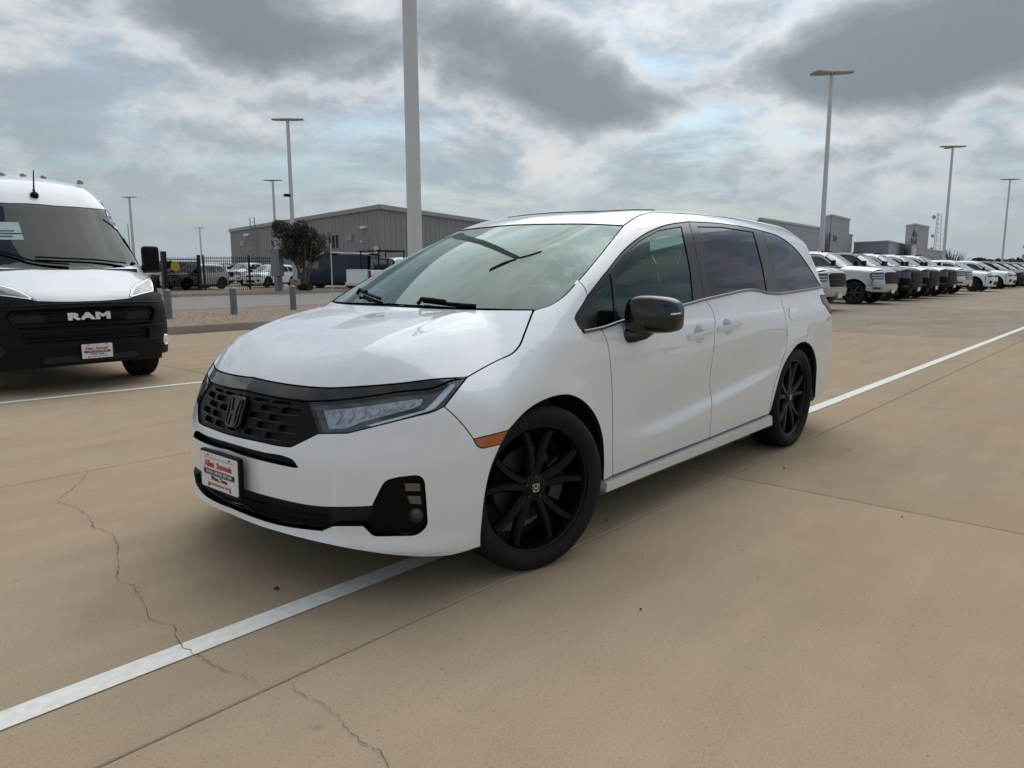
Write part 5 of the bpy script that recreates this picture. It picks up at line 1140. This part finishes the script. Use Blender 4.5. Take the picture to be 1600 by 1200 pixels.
# cars inside and outside the fence
def bcar(kind, pt, gr, px, dep, rz, label, cat, z=0.):
    q = base(px, dep); q[2] = z; return car(kind, pt, gr, q, rz, label, cat)
bcar('suv', M_CBLACK, 'body', 257, 54, math.radians(-12), 'black suv parked outside the gate beside the cargo van mirror', 'suv')
bcar('suv', M_GOLD, 'body', 282, 50, math.radians(14), 'champagne suv seen through the fence beside the yellow sign', 'suv')
bcar('truck', M_CWHITE, 'body', 372, 64, math.radians(25), 'white pickup seen through the fence pickets', 'pickup')
bcar('suv', M_CWHITE, 'body', 407, 57, math.radians(20), 'white suv seen through the fence beside the grey cabinet', 'suv')
bcar('truck', M_CBLACK, 'black', 345, 72, math.radians(30), 'black pickup standing behind the fenced cars', 'pickup')
bcar('suv', M_CBLACK, 'body', 318, 78, math.radians(30), 'black suv far back inside the fence', 'suv')
bcar('truck', M_GREY, 'black', 425, 80, math.radians(30), 'grey pickup far back inside the fence by the warehouse', 'pickup')
bcar('van', M_NAVY, 'body', 492, 50.5, math.radians(-68), 'dark navy cargo van parked behind the small tree', 'van')
def white_pickup():
    T = bcar('truck', M_CWHITE, 'body', 672, 41.5, math.radians(176), 'white pickup with a pipe rack parked by the dark navy van', 'pickup')
    b = MB()
    for x in (-.3, -1.9):
        for y in (.8, -.8): b.tube([(x-2.0, y, 1.35), (x-2.0, y, 2.25)], .035, 6)
        b.tube([(x-2.0, -.8, 2.25), (x-2.0, .8, 2.25)], .035, 6)
    for y in (.8, 0, -.8): b.tube([(-2.2, y, 2.28), (-4.0, y, 2.28)], .03, 6)
    b.build('pipe_rack', M_SATIN, T)
white_pickup()

# ================================================================ fence and gate
M_FENCE = mat('black fence paint', (.010, .011, .012), .5)
def fence():
    A, Bq = base(268, 44.0), base(447, 47.0); d = Bq-A; Ln = np.linalg.norm(d[:2]); d /= Ln; n = np.array([-d[1], d[0], 0]); z0 = .11
    T = empty('picket_fence', A); tag(T, 'black steel picket fence with parked cars behind it', 'fence')
    def bar(a, b, w, h, name, z):
        k = MB(); q = [a-n*w/2, b-n*w/2, b+n*w/2, a+n*w/2]; k.add([p+[0, 0, z] for p in q]+[p+[0, 0, z+h] for p in q], [(0, 3, 2, 1), (4, 5, 6, 7), (0, 1, 5, 4), (1, 2, 6, 5), (2, 3, 7, 6), (3, 0, 4, 7)]); o = k.build(name, M_FENCE, T); return o
    O = np.zeros(3)
    for z in (.2, 1.72, 1.9): bar(O+d*2.0, d*Ln, .04, .045, 'rail', z0+z)
    pm = MB(); pm.box((-.011, -.011, 0), (.011, .011, 1.98)); pm.add([(-.011, -.011, 1.98), (.011, -.011, 1.98), (.011, .011, 1.98), (-.011, .011, 1.98), (0, 0, 2.06)], [(0, 1, 4), (1, 2, 4), (2, 3, 4), (3, 0, 4)])
    p0 = pm.build('picket', M_FENCE, T); k = 0; t = 2.08; first = True
    while t < Ln:
        o = p0 if first else p0.copy()
        if not first: COL.objects.link(o)
        first = False; o.location = d*t+[0, 0, z0]; t += .118
    for s in np.arange(2.0, Ln+.1, 2.6):
        c = MB(); q = d*s; c.box((q[0]-.04, q[1]-.04, z0-.1), (q[0]+.04, q[1]+.04, z0+2.12)); c.build('post', M_FENCE, T)
    # gate
    G = empty('sliding_gate', A); tag(G, 'black barred gate leaf carrying a yellow sign', 'gate')
    T, old = G, T
    def pb(a, w, z1, z2, name):
        c = MB(); c.box((a[0]-w, a[1]-w, z1), (a[0]+w, a[1]+w, z2)); return c.build(name, M_FENCE, G)
    pb(d*-.15, .13, -.05, z0+2.3, 'gate_post'); pb(d*1.75, .08, -.05, z0+2.1, 'gate_post')
    for z in (.1, 1.0, 1.75, 1.92):
        k = MB(); q = [d*-.1-n*.02, d*1.75-n*.02, d*1.75+n*.02, d*-.1+n*.02]; k.add([p+[0, 0, z] for p in q]+[p+[0, 0, z+.05] for p in q], [(0, 3, 2, 1), (4, 5, 6, 7), (0, 1, 5, 4), (1, 2, 6, 5), (2, 3, 7, 6), (3, 0, 4, 7)]); k.build('rail', M_FENCE, G)
    for t in np.arange(0., 1.7, .085):
        o = p0.copy(); COL.objects.link(o); o.parent = G; o.location = d*t+[0, 0, z0-.06]
    # diagonal mesh behind the bars
    k = MB(); k.add([d*-.05+n*-.06+[0, 0, .15], d*1.7+n*-.06+[0, 0, .15], d*1.7+n*-.06+[0, 0, 1.75], d*-.05+n*-.06+[0, 0, 1.75]], [(0, 1, 2, 3)]); k.build('mesh_screen', glass('fence mesh screen', (.22, .22, .22), 1.02), G)
    fdir = np.array([CAMP[0]-A[0], CAMP[1]-A[1], 0]); fdir /= np.linalg.norm(fdir); u = np.array([-fdir[1], fdir[0], 0])
    s = MB(); s.prism([(.25*math.cos(a), .30*math.sin(a)*(1 if math.sin(a) > -.6 else .95)) for a in np.linspace(0, 2*math.pi, 18, endpoint=False)], d*.45+fdir*.07+[0, 0, z0+1.42], u, (0, 0, 1), fdir*.01)
    s.build('warning_sign', mat('sign yellow', (.52, .36, .01), .5), G)
fence()

# ================================================================ lamp posts
M_POST = mat('grey lamp post', (.58, .59, .60), .45, metal=.15, noise=(3, .05)); M_HEAD = mat('lamp head', (.33, .31, .27), .5, metal=.3)
def lamp_post(loc, H, w, heads, label, w_top=None, basep=False, group='lamp posts of the lot'):
    T = empty('lamp_post', loc); tag(T, label, 'lamp post', group); b = MB(); wt = w_top or w*.72
    b.add([(-w/2, -w/2, 0), (w/2, -w/2, 0), (w/2, w/2, 0), (-w/2, w/2, 0), (-wt/2, -wt/2, H), (wt/2, -wt/2, H), (wt/2, wt/2, H), (-wt/2, wt/2, H)], [(4, 5, 6, 7), (0, 1, 5, 4), (1, 2, 6, 5), (2, 3, 7, 6), (3, 0, 4, 7)])
    b.build('pole', M_POST, T, bevel=w*.12, seg=2)
    for a in heads:
        a = math.radians(a); d = np.array([math.cos(a), math.sin(a), 0]); n = np.array([-d[1], d[0], 0])
        c = MB(); c.prism([(.08, -.05), (.35, -.06), (.92, -.03), (.92, .03), (.35, .04), (.08, .05)], np.array([0, 0, H+.02])-n*.17, d, (0, 0, 1), n*.34); hd = c.build('lamp_head', M_HEAD, T, bevel=.015, seg=1)
    c = MB(); c.lathe([(.001, H+.10), (.06, H+.09), (.09, H+.02), (.09, H-.10)], (0, 0, 0), (0, 0, 1), 10); c.build('pole_cap', M_HEAD, T)
    if basep:
        c = MB(); c.lathe([(.001, .75), (.27, .75), (.30, .72), (.30, -.1)], (0, 0, 0), (0, 0, 1), 20); c.build('concrete_footing', M_KERB, T, smooth=True)
    return T
vyaw = math.degrees(math.atan2(CR[1], CR[0]))
lamp_post(base(651.5, 11.6), 10, .172, (vyaw, vyaw+180), 'tall thick grey lamp post rising behind the white minivan windscreen', .150, True)
lamp_post(base(1276, 35), 10, .20, (vyaw-8, vyaw+165, vyaw+200), 'lamp post with three flat heads beside the silver pickup', None, True)
lamp_post(base(1465, 55.5), 10, .20, (vyaw, vyaw+180, vyaw+90), 'lamp post standing at the chrome nosed white pickup', None, True)
lamp_post(base(1556, 75.7), 10, .20, (vyaw, vyaw+180), 'lamp post between white suvs and dark cars', None, True)
p = lamp_post(base(465, 45), 10, .21, (vyaw+5, vyaw+178), 'lamp post on a concrete footing behind the small tree', None, True)
b = MB(); b.box((.1, -.1, 5.6), (.45, .1, 5.75)); b.build('camera_box', M_SATIN, p)
lamp_post(base(438, 74.6), 10, .24, (vyaw, vyaw+180, vyaw+120), 'slim lamp post in front of the warehouse roof', None)
lamp_post(base(218.5, 91), 10, .30, (vyaw, vyaw+180, vyaw+140), 'lamp post beyond the cargo van mirror', None)
def thin_pole(px, dep, H, label, cross=True, w=.12):
    T = empty('utility_pole', base(px, dep)); tag(T, label, 'pole'); b = MB(); b.tube([(0, 0, 0), (0, 0, H)], [w, w*.7], 8); b.build('pole', M_POST, T)
    if cross: b = MB(); d = np.array([CR[0], CR[1], 0]); b.tube([d*-1.1+[0, 0, H-.15], d*1.1+[0, 0, H-.15]], .06, 6); b.build('crossarm', M_HEAD, T)
thin_pole(322.5, 150, 9.8, 'thin far utility pole standing in open sky by the warehouse', True, .2)
thin_pole(522, 39.5, 2.7, 'thin short sign post beside the dark navy van', False, .035)
thin_pole(213, 60, 5.0, 'dark slim pole right behind the cargo van mirror', False, .07)

# ================================================================ grey cabinet by the fence
c = base(438.5, 43); b = MB(); b.box((-.30, -.25, .1), (.30, .25, 2.45)); T = empty('equipment_cabinet', c, math.radians(35)); tag(T, 'grey metal equipment cabinet on legs at the end of the fence', 'cabinet')
M_CAB = mat('cabinet grey', (.20, .215, .23), .5, noise=(3, .06)); b = MB(); b.box((-.33, -.26, .95), (.33, .26, 2.5)); b.build('housing', M_CAB, T, bevel=.02)
for x in (-.24, .24): b = MB(); b.box((x-.07, -.1, 0), (x+.07, .1, .95)); b.build('leg', M_CAB, T)
b = MB(); b.box((.262-.6+.05, .262, 1.1), (.28, .27, 2.35)); b.build('door', M_CAB, T)

# ================================================================ buildings
def ribbed(name, A, Bq, H0, H1, m, parent, pitch=.6, dep=.035, lo=0.):
    """ribbed metal wall from A to B with its top running from H0 to H1"""
    A, Bq = np.array(A, float), np.array(Bq, float); d = Bq-A; Ln = np.linalg.norm(d); d /= Ln; n = np.array([d[1], -d[0], 0]); tc = np.array([CAMP[0], CAMP[1], 0])-A
    if n@tc < 0: n = -n
    V = []; t = 0.; pr = []
    while t < Ln:
        pr += [(t, 0), (t+pitch*.70, 0), (t+pitch*.76, dep), (t+pitch*.94, dep)]; t += pitch
    pr = [(min(t, Ln), o) for t, o in pr]+[(Ln, 0)]
    for t, o in pr: q = A+d*t+n*o; V += [(q[0], q[1], lo), (q[0], q[1], H0+(H1-H0)*t/Ln)]
    return mesh(name, V, [(2*i, 2*i+2, 2*i+3, 2*i+1) for i in range(len(pr)-1)], m, parent)
M_WALL = mat('grey metal siding', (.235, .238, .242), .6, noise=(.6, .05)); M_WALL2 = mat('grey trim', (.30, .305, .31), .55); M_ROOFM = mat('metal roof', (.25, .255, .26), .5)
def warehouse():
    C0, Lq, Rq = base(599.5, 63), base(369.5, 100), base(800, 90); T = empty('warehouse', C0); tag(T, 'long grey ribbed metal warehouse behind the fence', 'building'); H = 6.55; o = C0
    z = np.zeros(3); L, Rr = Lq-o, Rq-o; F = L+Rr; ridge = .0
    W = lambda a, b, name: ribbed(name, a, b, H, H, M_WALL, None)
    for a, b, nm in ((o, Lq, 'wall'), (o, Rq, 'wall'), (Lq, Lq+Rr, 'wall'), (Rq, Rq+L, 'wall')):
        w = ribbed(nm, a, b, H, H, M_WALL, None, .9, .05); w.parent = T; w.matrix_parent_inverse = Matrix.Translation(-Vector(o))
    mid1, mid2 = Rr*.5+[0, 0, H+1.5], L+Rr*.5+[0, 0, H+1.5]
    up = np.array([0, 0, H+.02]); k = MB(); k.add([z+up, Rr+up, F+up, L+up], [(0, 1, 2, 3)]); k.build('roof', M_ROOFM, T)
    for a, b in ((z, L), (z, Rr)):
        d = (b-a)/np.linalg.norm(b-a); a = a-d*.26; n = np.array([d[1], -d[0], 0]); n = n if n@(CAMP*[1, 1, 0]-o) > 0 else -n
        k = MB(); k.add([a+n*.02+[0, 0, H-.25], b+n*.02+[0, 0, H-.25], b+n*.25+[0, 0, H-.25], a+n*.25+[0, 0, H-.25], a+n*.02+[0, 0, H+.12], b+n*.02+[0, 0, H+.12], b+n*.25+[0, 0, H+.12], a+n*.25+[0, 0, H+.12]], [(0, 3, 2, 1), (4, 5, 6, 7), (0, 1, 5, 4), (1, 2, 6, 5), (2, 3, 7, 6), (3, 0, 4, 7)]); k.build('eave_gutter', M_WALL2, T)
    # things on the wall, placed by pixel column along the long wall
    d = L/np.linalg.norm(L[:2]); n = np.array([d[1], -d[0], 0]); n = n if n@(CAMP*[1, 1, 0]-o) > 0 else -n
    def hit(px, py):
        r = ray([(px, py)])[0]; t = ((o-CAMP)@n)/(r@n); return CAMP+r*t-o
    def plate(px0, py0, px1, py1, m, nm, th=.12):
        a, b = hit(px0, py1), hit(px1, py0); w = MB(); s = (b-a)@d
        q = [a+n*.01, a+d*s+n*.01]; z1 = b[2]; w.add([q[0], q[1], q[1]+n*th, q[0]+n*th]+[p_*[1, 1, 0]+[0, 0, z1] for p_ in (q[0], q[1], q[1]+n*th, q[0]+n*th)], [(0, 3, 2, 1), (4, 5, 6, 7), (0, 1, 5, 4), (1, 2, 6, 5), (2, 3, 7, 6), (3, 0, 4, 7)]); return w.build(nm, m, T)
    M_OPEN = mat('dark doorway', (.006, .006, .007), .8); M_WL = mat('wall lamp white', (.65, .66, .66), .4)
    plate(515, 367, 529.5, 388, M_OPEN, 'doorway_shade', .02); plate(544, 366, 551, 376, M_WALL2, 'vent_louvre'); plate(377, 376, 383, 384, M_WALL2, 'vent_louvre')  # near-black plate: shade inside the open doorway put into its colour
    for x, y in ((571, 355), (388, 367)): plate(x-4, y-2.5, x+4, y+2.5, M_WL, 'wall_lamp', .3)
    plate(565, 376, 567, 379, M_WL, 'wall_box'); plate(586, 384, 593, 398, mat('small office window', (.3, .34, .33), .1, coat=1.), 'window', .1)
    for x in (397, 404):
        a = hit(x, 392); k = MB(); k.tube([a*[1, 1, 0]+n*.3+[0, 0, .5], a*[1, 1, 0]+n*.3+[0, 0, 7.6]], .06, 5); k.build('ladder_rail', M_WALL2, T)
    for y in np.arange(1., 7.5, .6):
        a, b_ = hit(397, 392), hit(404, 392); k = MB(); k.tube([a*[1, 1, 0]+n*.3+[0, 0, y], b_*[1, 1, 0]+n*.3+[0, 0, y]], .035, 4); k.build('ladder_rung', M_WALL2, T)
warehouse()
M_SHOW = mat('showroom panel grey', (.33, .345, .37), .5, noise=(.25, .04)); M_SHOWT = mat('showroom trim', (.40, .41, .43), .45); M_SIGN = mat('sign black', (.012, .012, .014), .4)
def block(name, cpx, cd, rpx, rd_, lpx, ld, H, label, panel_h=1.2, m=None):
    """building block given by its near corner and the ends of its two visible walls"""
    C0, R_, L_ = base(cpx, cd), base(rpx, rd_), base(lpx, ld); T = empty(name, C0); tag(T, label, 'building'); R_, L_ = R_-C0, L_-C0; m = m or M_SHOW
    for a, b in ((np.zeros(3), R_), (np.zeros(3), L_), (R_, R_+L_), (L_, R_+L_)):
        Ln = np.linalg.norm(b-a); d = (b-a)/Ln; n = np.array([d[1], -d[0], 0]); ce = (R_+L_)/2; n = n if n@((a+b)/2-ce) > 0 else -n
        k = MB(); k.add([a, b, b+[0, 0, H], a+[0, 0, H]], [(0, 1, 2, 3)]); k.build('wall', m, T)
        if n@(CAMP*[1, 1, 0]-C0) > 0:
            z = 0.; nx = max(1, int(round(Ln/4.0)))
            while z < H-.1:
                z1 = min(z+panel_h, H)
                for i in range(nx):
                    p_, q = a+d*(Ln*i/nx+.02), a+d*(Ln*(i+1)/nx-.02); k = MB(); k.add([p_+n*.03+[0, 0, z+.02], q+n*.03+[0, 0, z+.02], q+n*.03+[0, 0, z1-.02], p_+n*.03+[0, 0, z1-.02]], [(0, 1, 2, 3)]); k.build('cladding_panel', m, T)
                z = z1
            k = MB(); k.add([a+n*.0+[0, 0, H-.05], b+[0, 0, H-.05], b+n*.15+[0, 0, H-.05], a+n*.15+[0, 0, H-.05], a+[0, 0, H+.2], b+[0, 0, H+.2], b+n*.15+[0, 0, H+.2], a+n*.15+[0, 0, H+.2]], [(0, 3, 2, 1), (4, 5, 6, 7), (0, 1, 5, 4), (1, 2, 6, 5), (2, 3, 7, 6), (3, 0, 4, 7)]); k.build('parapet', M_SHOWT, T)
    k = MB(); k.add([np.array([0, 0, H]), R_+[0, 0, H], R_+L_+[0, 0, H], L_+[0, 0, H]], [(0, 1, 2, 3)]); k.build('roof', M_ROOFM, T)
    T['_r'] = [float(q) for q in R_]; return T, C0, R_, L_, H
block('showroom_wing', 1180, 82, 1281, 104, 1165, 110, 6.6, 'long low grey showroom wing rising behind the white minivan tail')
t1 = block('showroom_tower', 1288.5, 110, 1317, 120, 1278.5, 113.5, 8.9, 'square grey showroom tower with a small dark badge')
block('showroom_step', 1306, 121, 1322.5, 126, 1300, 126, 6.7, 'low grey showroom step behind the tower with the dark badge')
block('showroom_middle', 1379, 123, 1413, 150, 1326, 130, 5.6, 'low grey showroom hall between the two towers')
t2 = block('showroom_tower', 1417, 134, 1439, 143, 1404, 138.5, 8.95, 'grey showroom tower with dark lettering above a white arch')
block('showroom_end', 1436, 146, 1464, 172, 1430, 150, 4.9, 'low grey showroom end beside the arched tower')
def on_wall(t, px, py):
    T, C0, R_, L_, H = t; d = R_/np.linalg.norm(R_); n = np.array([d[1], -d[0], 0]); n = n if n@(CAMP*[1, 1, 0]-C0) > 0 else -n
    r = ray([(px, py)])[0]; s = ((C0-CAMP)@n)/(r@n); return CAMP+r*s-C0+n*.05, d, n
c, d, n = on_wall(t1, 1295.7, 370.5); k = MB(); k.prism([(-.22, -.55), (.22, -.55), (.22, .55), (-.22, .55)], c, d, (0, 0, 1), n*.1); k.build('badge_block', M_SIGN, t1[0])
c, d, n = on_wall(t1, 1304.3, 371.5); text_mesh('sign_lettering', 'Jeep', 1.0, M_SIGN, t1[0], c, d, (0, 0, 1), lift=.02, bold=.05, extr=.03, sx=1.25)
c, d, n = on_wall(t2, 1428.5, 365.5); text_mesh('sign_lettering', 'Allen', 1.45, M_SIGN, t2[0], c, d, (0, 0, 1), lift=.02, bold=.07, extr=.04, sx=1.15)
c, d, n = on_wall(t2, 1427.3, 376.5); text_mesh('sign_lettering', 'Samuels', 1.35, M_SIGN, t2[0], c, d, (0, 0, 1), lift=.02, bold=.07, extr=.04, sx=1.05)
c, d, n = on_wall(t2, 1426.5, 395)
def archp(w, h0, h1): return [(-w, -h0)]+[(-w*math.cos(a), h1*math.sin(a)**.8 if a > 0 else 0) for a in np.linspace(0, math.pi, 13)]+[(w, -h0)]
zc_ = c[2]; k = MB(); k.prism(archp(1.75, zc_, 1.35), c, d, (0, 0, 1), n*.12); k.build('arch_surround', mat('arch white', (.55, .56, .57), .5), t2[0]); k = MB(); k.prism(archp(1.15, zc_, .9), c+n*.13, d, (0, 0, 1), n*.03); k.build('arch_window', M_DARKGL, t2[0])
for t in (t1[0], t2[0]): del t['_r']
for o in list(bpy.data.objects):
    if '_r' in o.keys(): del o['_r']
# ---- lattice masts
M_MAST = mat('mast steel', (.42, .43, .44), .5, metal=.4)
def mast(px, dep, H, w, label, n=14):
    T = empty('lattice_mast', base(px, dep)); tag(T, label, 'mast'); P = [np.array([w*math.cos(a), w*math.sin(a), 0]) for a in (0, 2.094, 4.189)]
    for p_ in P: b = MB(); b.tube([p_, p_*.5+[0, 0, H]], .06, 4); b.build('leg', M_MAST, T)
    for k in range(n):
        s0, s1 = 1-.5*k/n, 1-.5*(k+1)/n
        for i in range(3):
            b = MB(); b.tube([P[i]*s0+[0, 0, H*k/n], P[(i+1) % 3]*s1+[0, 0, H*(k+1)/n]], .035, 3); b.build('brace', M_MAST, T)
    for z, s in ((.93, .5), (.62, .45), (.40, .5)):
        b = MB(); d = np.array([-CR[0], -CR[1], 0]); b.lathe([(.001, .0), (s*.8, .1), (s, .25)], d*(w+.3)+[0, 0, H*z], (0.7, .7, 0), 10); b.build('dish', M_MAST, T)
mast(1453, 190, 15.0, 1.1, 'thin lattice radio mast behind the arched showroom tower'); mast(1597, 150, 8.8, .9, 'lattice radio mast behind the far dark cars')

# ================================================================ trees
def leaf_cloud(name, blobs, n, size, m, parent, seed, elong=1.6, keep=None):
    r = np.random.default_rng(seed); V = []; F = []; w = np.array([b[3]*b[4]*b[5] for b in blobs]); w = w/w.sum()
    for i in range(n):
        b = blobs[r.choice(len(blobs), p=w)]; d = r.normal(size=3); d /= np.linalg.norm(d); rad = r.uniform(.25, 1)**.45
        c = np.array(b[:3])+d*rad*np.array(b[3:6]); a = r.normal(size=3); a /= np.linalg.norm(a); q = np.cross(a, r.normal(size=3)); q /= np.linalg.norm(q)+1e-9; s = size*r.uniform(.6, 1.3)
        k = len(V); V += [tuple(c-a*s*elong/2), tuple(c+q*s/2), tuple(c+a*s*elong/2), tuple(c-q*s/2)]; F.append((k, k+1, k+2, k+3))
    o = mesh(name, V, F, m, parent); o['kind'] = 'stuff'; return o
def leafmat(name, c1, c2):
    m = mat(name, c1, .6); nt = m.node_tree; b = nt.nodes['Principled BSDF']; oi = nt.nodes.new('ShaderNodeNewGeometry'); mx = nt.nodes.new('ShaderNodeMix'); mx.data_type = 'RGBA'
    nt.links.new(oi.outputs['Random Per Island'], mx.inputs[0]); mx.inputs[6].default_value = (*c1, 1); mx.inputs[7].default_value = (*c2, 1); nt.links.new(mx.outputs[2], b.inputs['Base Color']); return m
M_BARK = mat('bark', (.13, .10, .08), .9, noise=(12, .3))
def myrtle():
    c = base(480, 43.3); c[2] = .1; T = empty('crape_myrtle', c); tag(T, 'small dark red leaved tree on the verge by the fence', 'tree'); r = np.random.default_rng(3)
    blobs = []; tr = MB(); rx = np.array([CR[0], CR[1], 0]); ry = np.array([-CR[1], CR[0], 0]); stems = []
    for k in range(4):
        a = k*1.57+.4; e = rx*math.cos(a)*.75+ry*math.sin(a)*.75; tr.tube([rx*(-.05+.06*math.cos(a))+ry*.06*math.sin(a), e*.25+[0, 0, .8], e*.6+[0, 0, 1.5], e+[0, 0, 2.5]], [.085, .07, .055, .025], 7)
    for k in range(10):
        a = r.uniform(0, 6.28); q = r.uniform(.4, 1.35); e = rx*math.cos(a)*q+ry*math.sin(a)*q; z = r.uniform(2.2, 3.7); tr.tube([e*.3+[0, 0, 1.3], e*.7+[0, 0, (z+1.3)/2], e+[0, 0, z]], [.04, .028, .01], 5)
    tr.build('trunk', M_BARK, T, smooth=True)
    for k in range(26):
        a = r.uniform(0, 6.28); q = 1.15*r.uniform(.1, 1)**.6; e = rx*math.cos(a)*q+ry*math.sin(a)*q*.9; z = r.uniform(1.75, 3.75); f = 1-.55*max(0, (1.9-z))
        s = r.uniform(.30, .55); blobs.append((e[0]*f-rx[0]*.25, e[1]*f-rx[1]*.25, z, s, s, s*.8))
    blobs += [(-rx[0]*.25, -rx[1]*.25, 2.5, .9, .9, .8), (rx[0]*.75, rx[1]*.75, 2.7, .6, .6, .6), (rx[0]*.55, rx[1]*.55, 2.0, .5, .5, .4), (rx[0]*.3, rx[1]*.3, 3.2, .6, .6, .5)]
    for k in range(18):
        a = r.uniform(0, 6.28); e = rx*math.cos(a)*1.65+ry*math.sin(a)*1.4; z = r.uniform(2.0, 3.9); q = .75 if z > 3.4 else 1; blobs.append((e[0]*q-rx[0]*.25, e[1]*q-rx[1]*.25, z, .22, .22, .25))
    leaf_cloud('crown', blobs, 17000, .065, leafmat('myrtle leaves', (.045, .026, .016), (.055, .055, .024)), T, 5)
    leaf_cloud('base_shoots', [(0, 0, .2, .45, .45, .25)], 700, .08, leafmat('shoots', (.025, .022, .010), (.05, .042, .02)), T, 6)
myrtle()
def round_tree(px, dep, w, h, label, seed, z0=0., m=None, n=7000):
    c = base(px, dep); T = empty('evergreen_tree', c); tag(T, label, 'tree', 'dark trees on the far edge'); r = np.random.default_rng(seed)
    b = MB(); b.tube([(0, 0, 0), (0, 0, h*.5)], [.25, .12], 6); b.build('trunk', M_BARK, T)
    bl = []
    for k in range(16):
        a = r.uniform(0, 6.28); q = w/2*r.uniform(0, .85); zz = h*r.uniform(.3, .82); s = w*r.uniform(.12, .22); bl.append((math.cos(a)*q, math.sin(a)*q, zz, s, s, s*.8))
    leaf_cloud('crown', bl, n, .17, m or leafmat('oak leaves', (.018, .024, .012), (.045, .055, .025)), T, seed+1)
round_tree(1521, 160, 4.4, 3.9, 'dark round evergreen tree beyond the white suvs', 11); round_tree(1537, 165, 4.0, 3.6, 'dark round evergreen tree left of the far lamp post foot', 12); round_tree(1561, 170, 3.6, 3.0, 'low dark evergreen tree behind the dark cars', 13); round_tree(1575, 172, 3.0, 2.6, 'smallest dark evergreen tree by the lattice mast', 14)
def bare_bush():
    c = base(1478, 120); T = empty('bare_shrub', c); tag(T, 'big leafless shrub fanning out behind the chrome nosed pickup', 'shrub'); r = np.random.default_rng(8); rx = np.array([CR[0], CR[1], 0]); b = MB()
    for k in range(80):
        a = r.uniform(-1.25, 1.25); L_ = r.uniform(3.0, 4.6); e = rx*math.sin(a)*L_*.8+np.array([r.normal()*.3, r.normal()*.3, math.cos(a*.8)*L_]); o0 = rx*r.uniform(-.6, .6)
        b.tube([o0, o0+e*.55+[0, 0, .15], o0+e], [.06, .05, .03], 3)
        for j in range(2): f = o0+e*r.uniform(.45, .8); b.tube([f, f+rx*r.normal()*.5+[0, 0, r.uniform(.3, .8)]], [.035, .02], 3)
    o = b.build('branches', mat('grey twigs', (.16, .135, .115), .9), T); o['kind'] = 'stuff'
bare_bush()
# far low horizon: a dark belt of trees, one mass
def belt():
    V = []; F = []; r = np.random.default_rng(4)
    for i in range(42000):
        a = r.uniform(math.radians(150), math.radians(300)); d = r.uniform(420, 460); h = 3.2+1.6*math.sin(a*37)+1.0*math.sin(a*91+1); z = h*r.uniform(0, 1)**1.1; c = np.array([d*math.cos(a), d*math.sin(a), z]); s = r.uniform(.6, 1.3)
        k = len(V); q = r.normal(size=3); q /= np.linalg.norm(q); e = np.cross(q, r.normal(size=3)); e /= np.linalg.norm(e); V += [tuple(c-q*s), tuple(c+e*s*.7), tuple(c+q*s), tuple(c-e*s*.7)]; F.append((k, k+1, k+2, k+3))
    o = mesh('far_trees', V, F, leafmat('far leaves', (.03, .036, .026), (.05, .056, .04))); tag(o, 'low dark belt of trees along the far horizon', 'trees', kind='stuff')
belt()
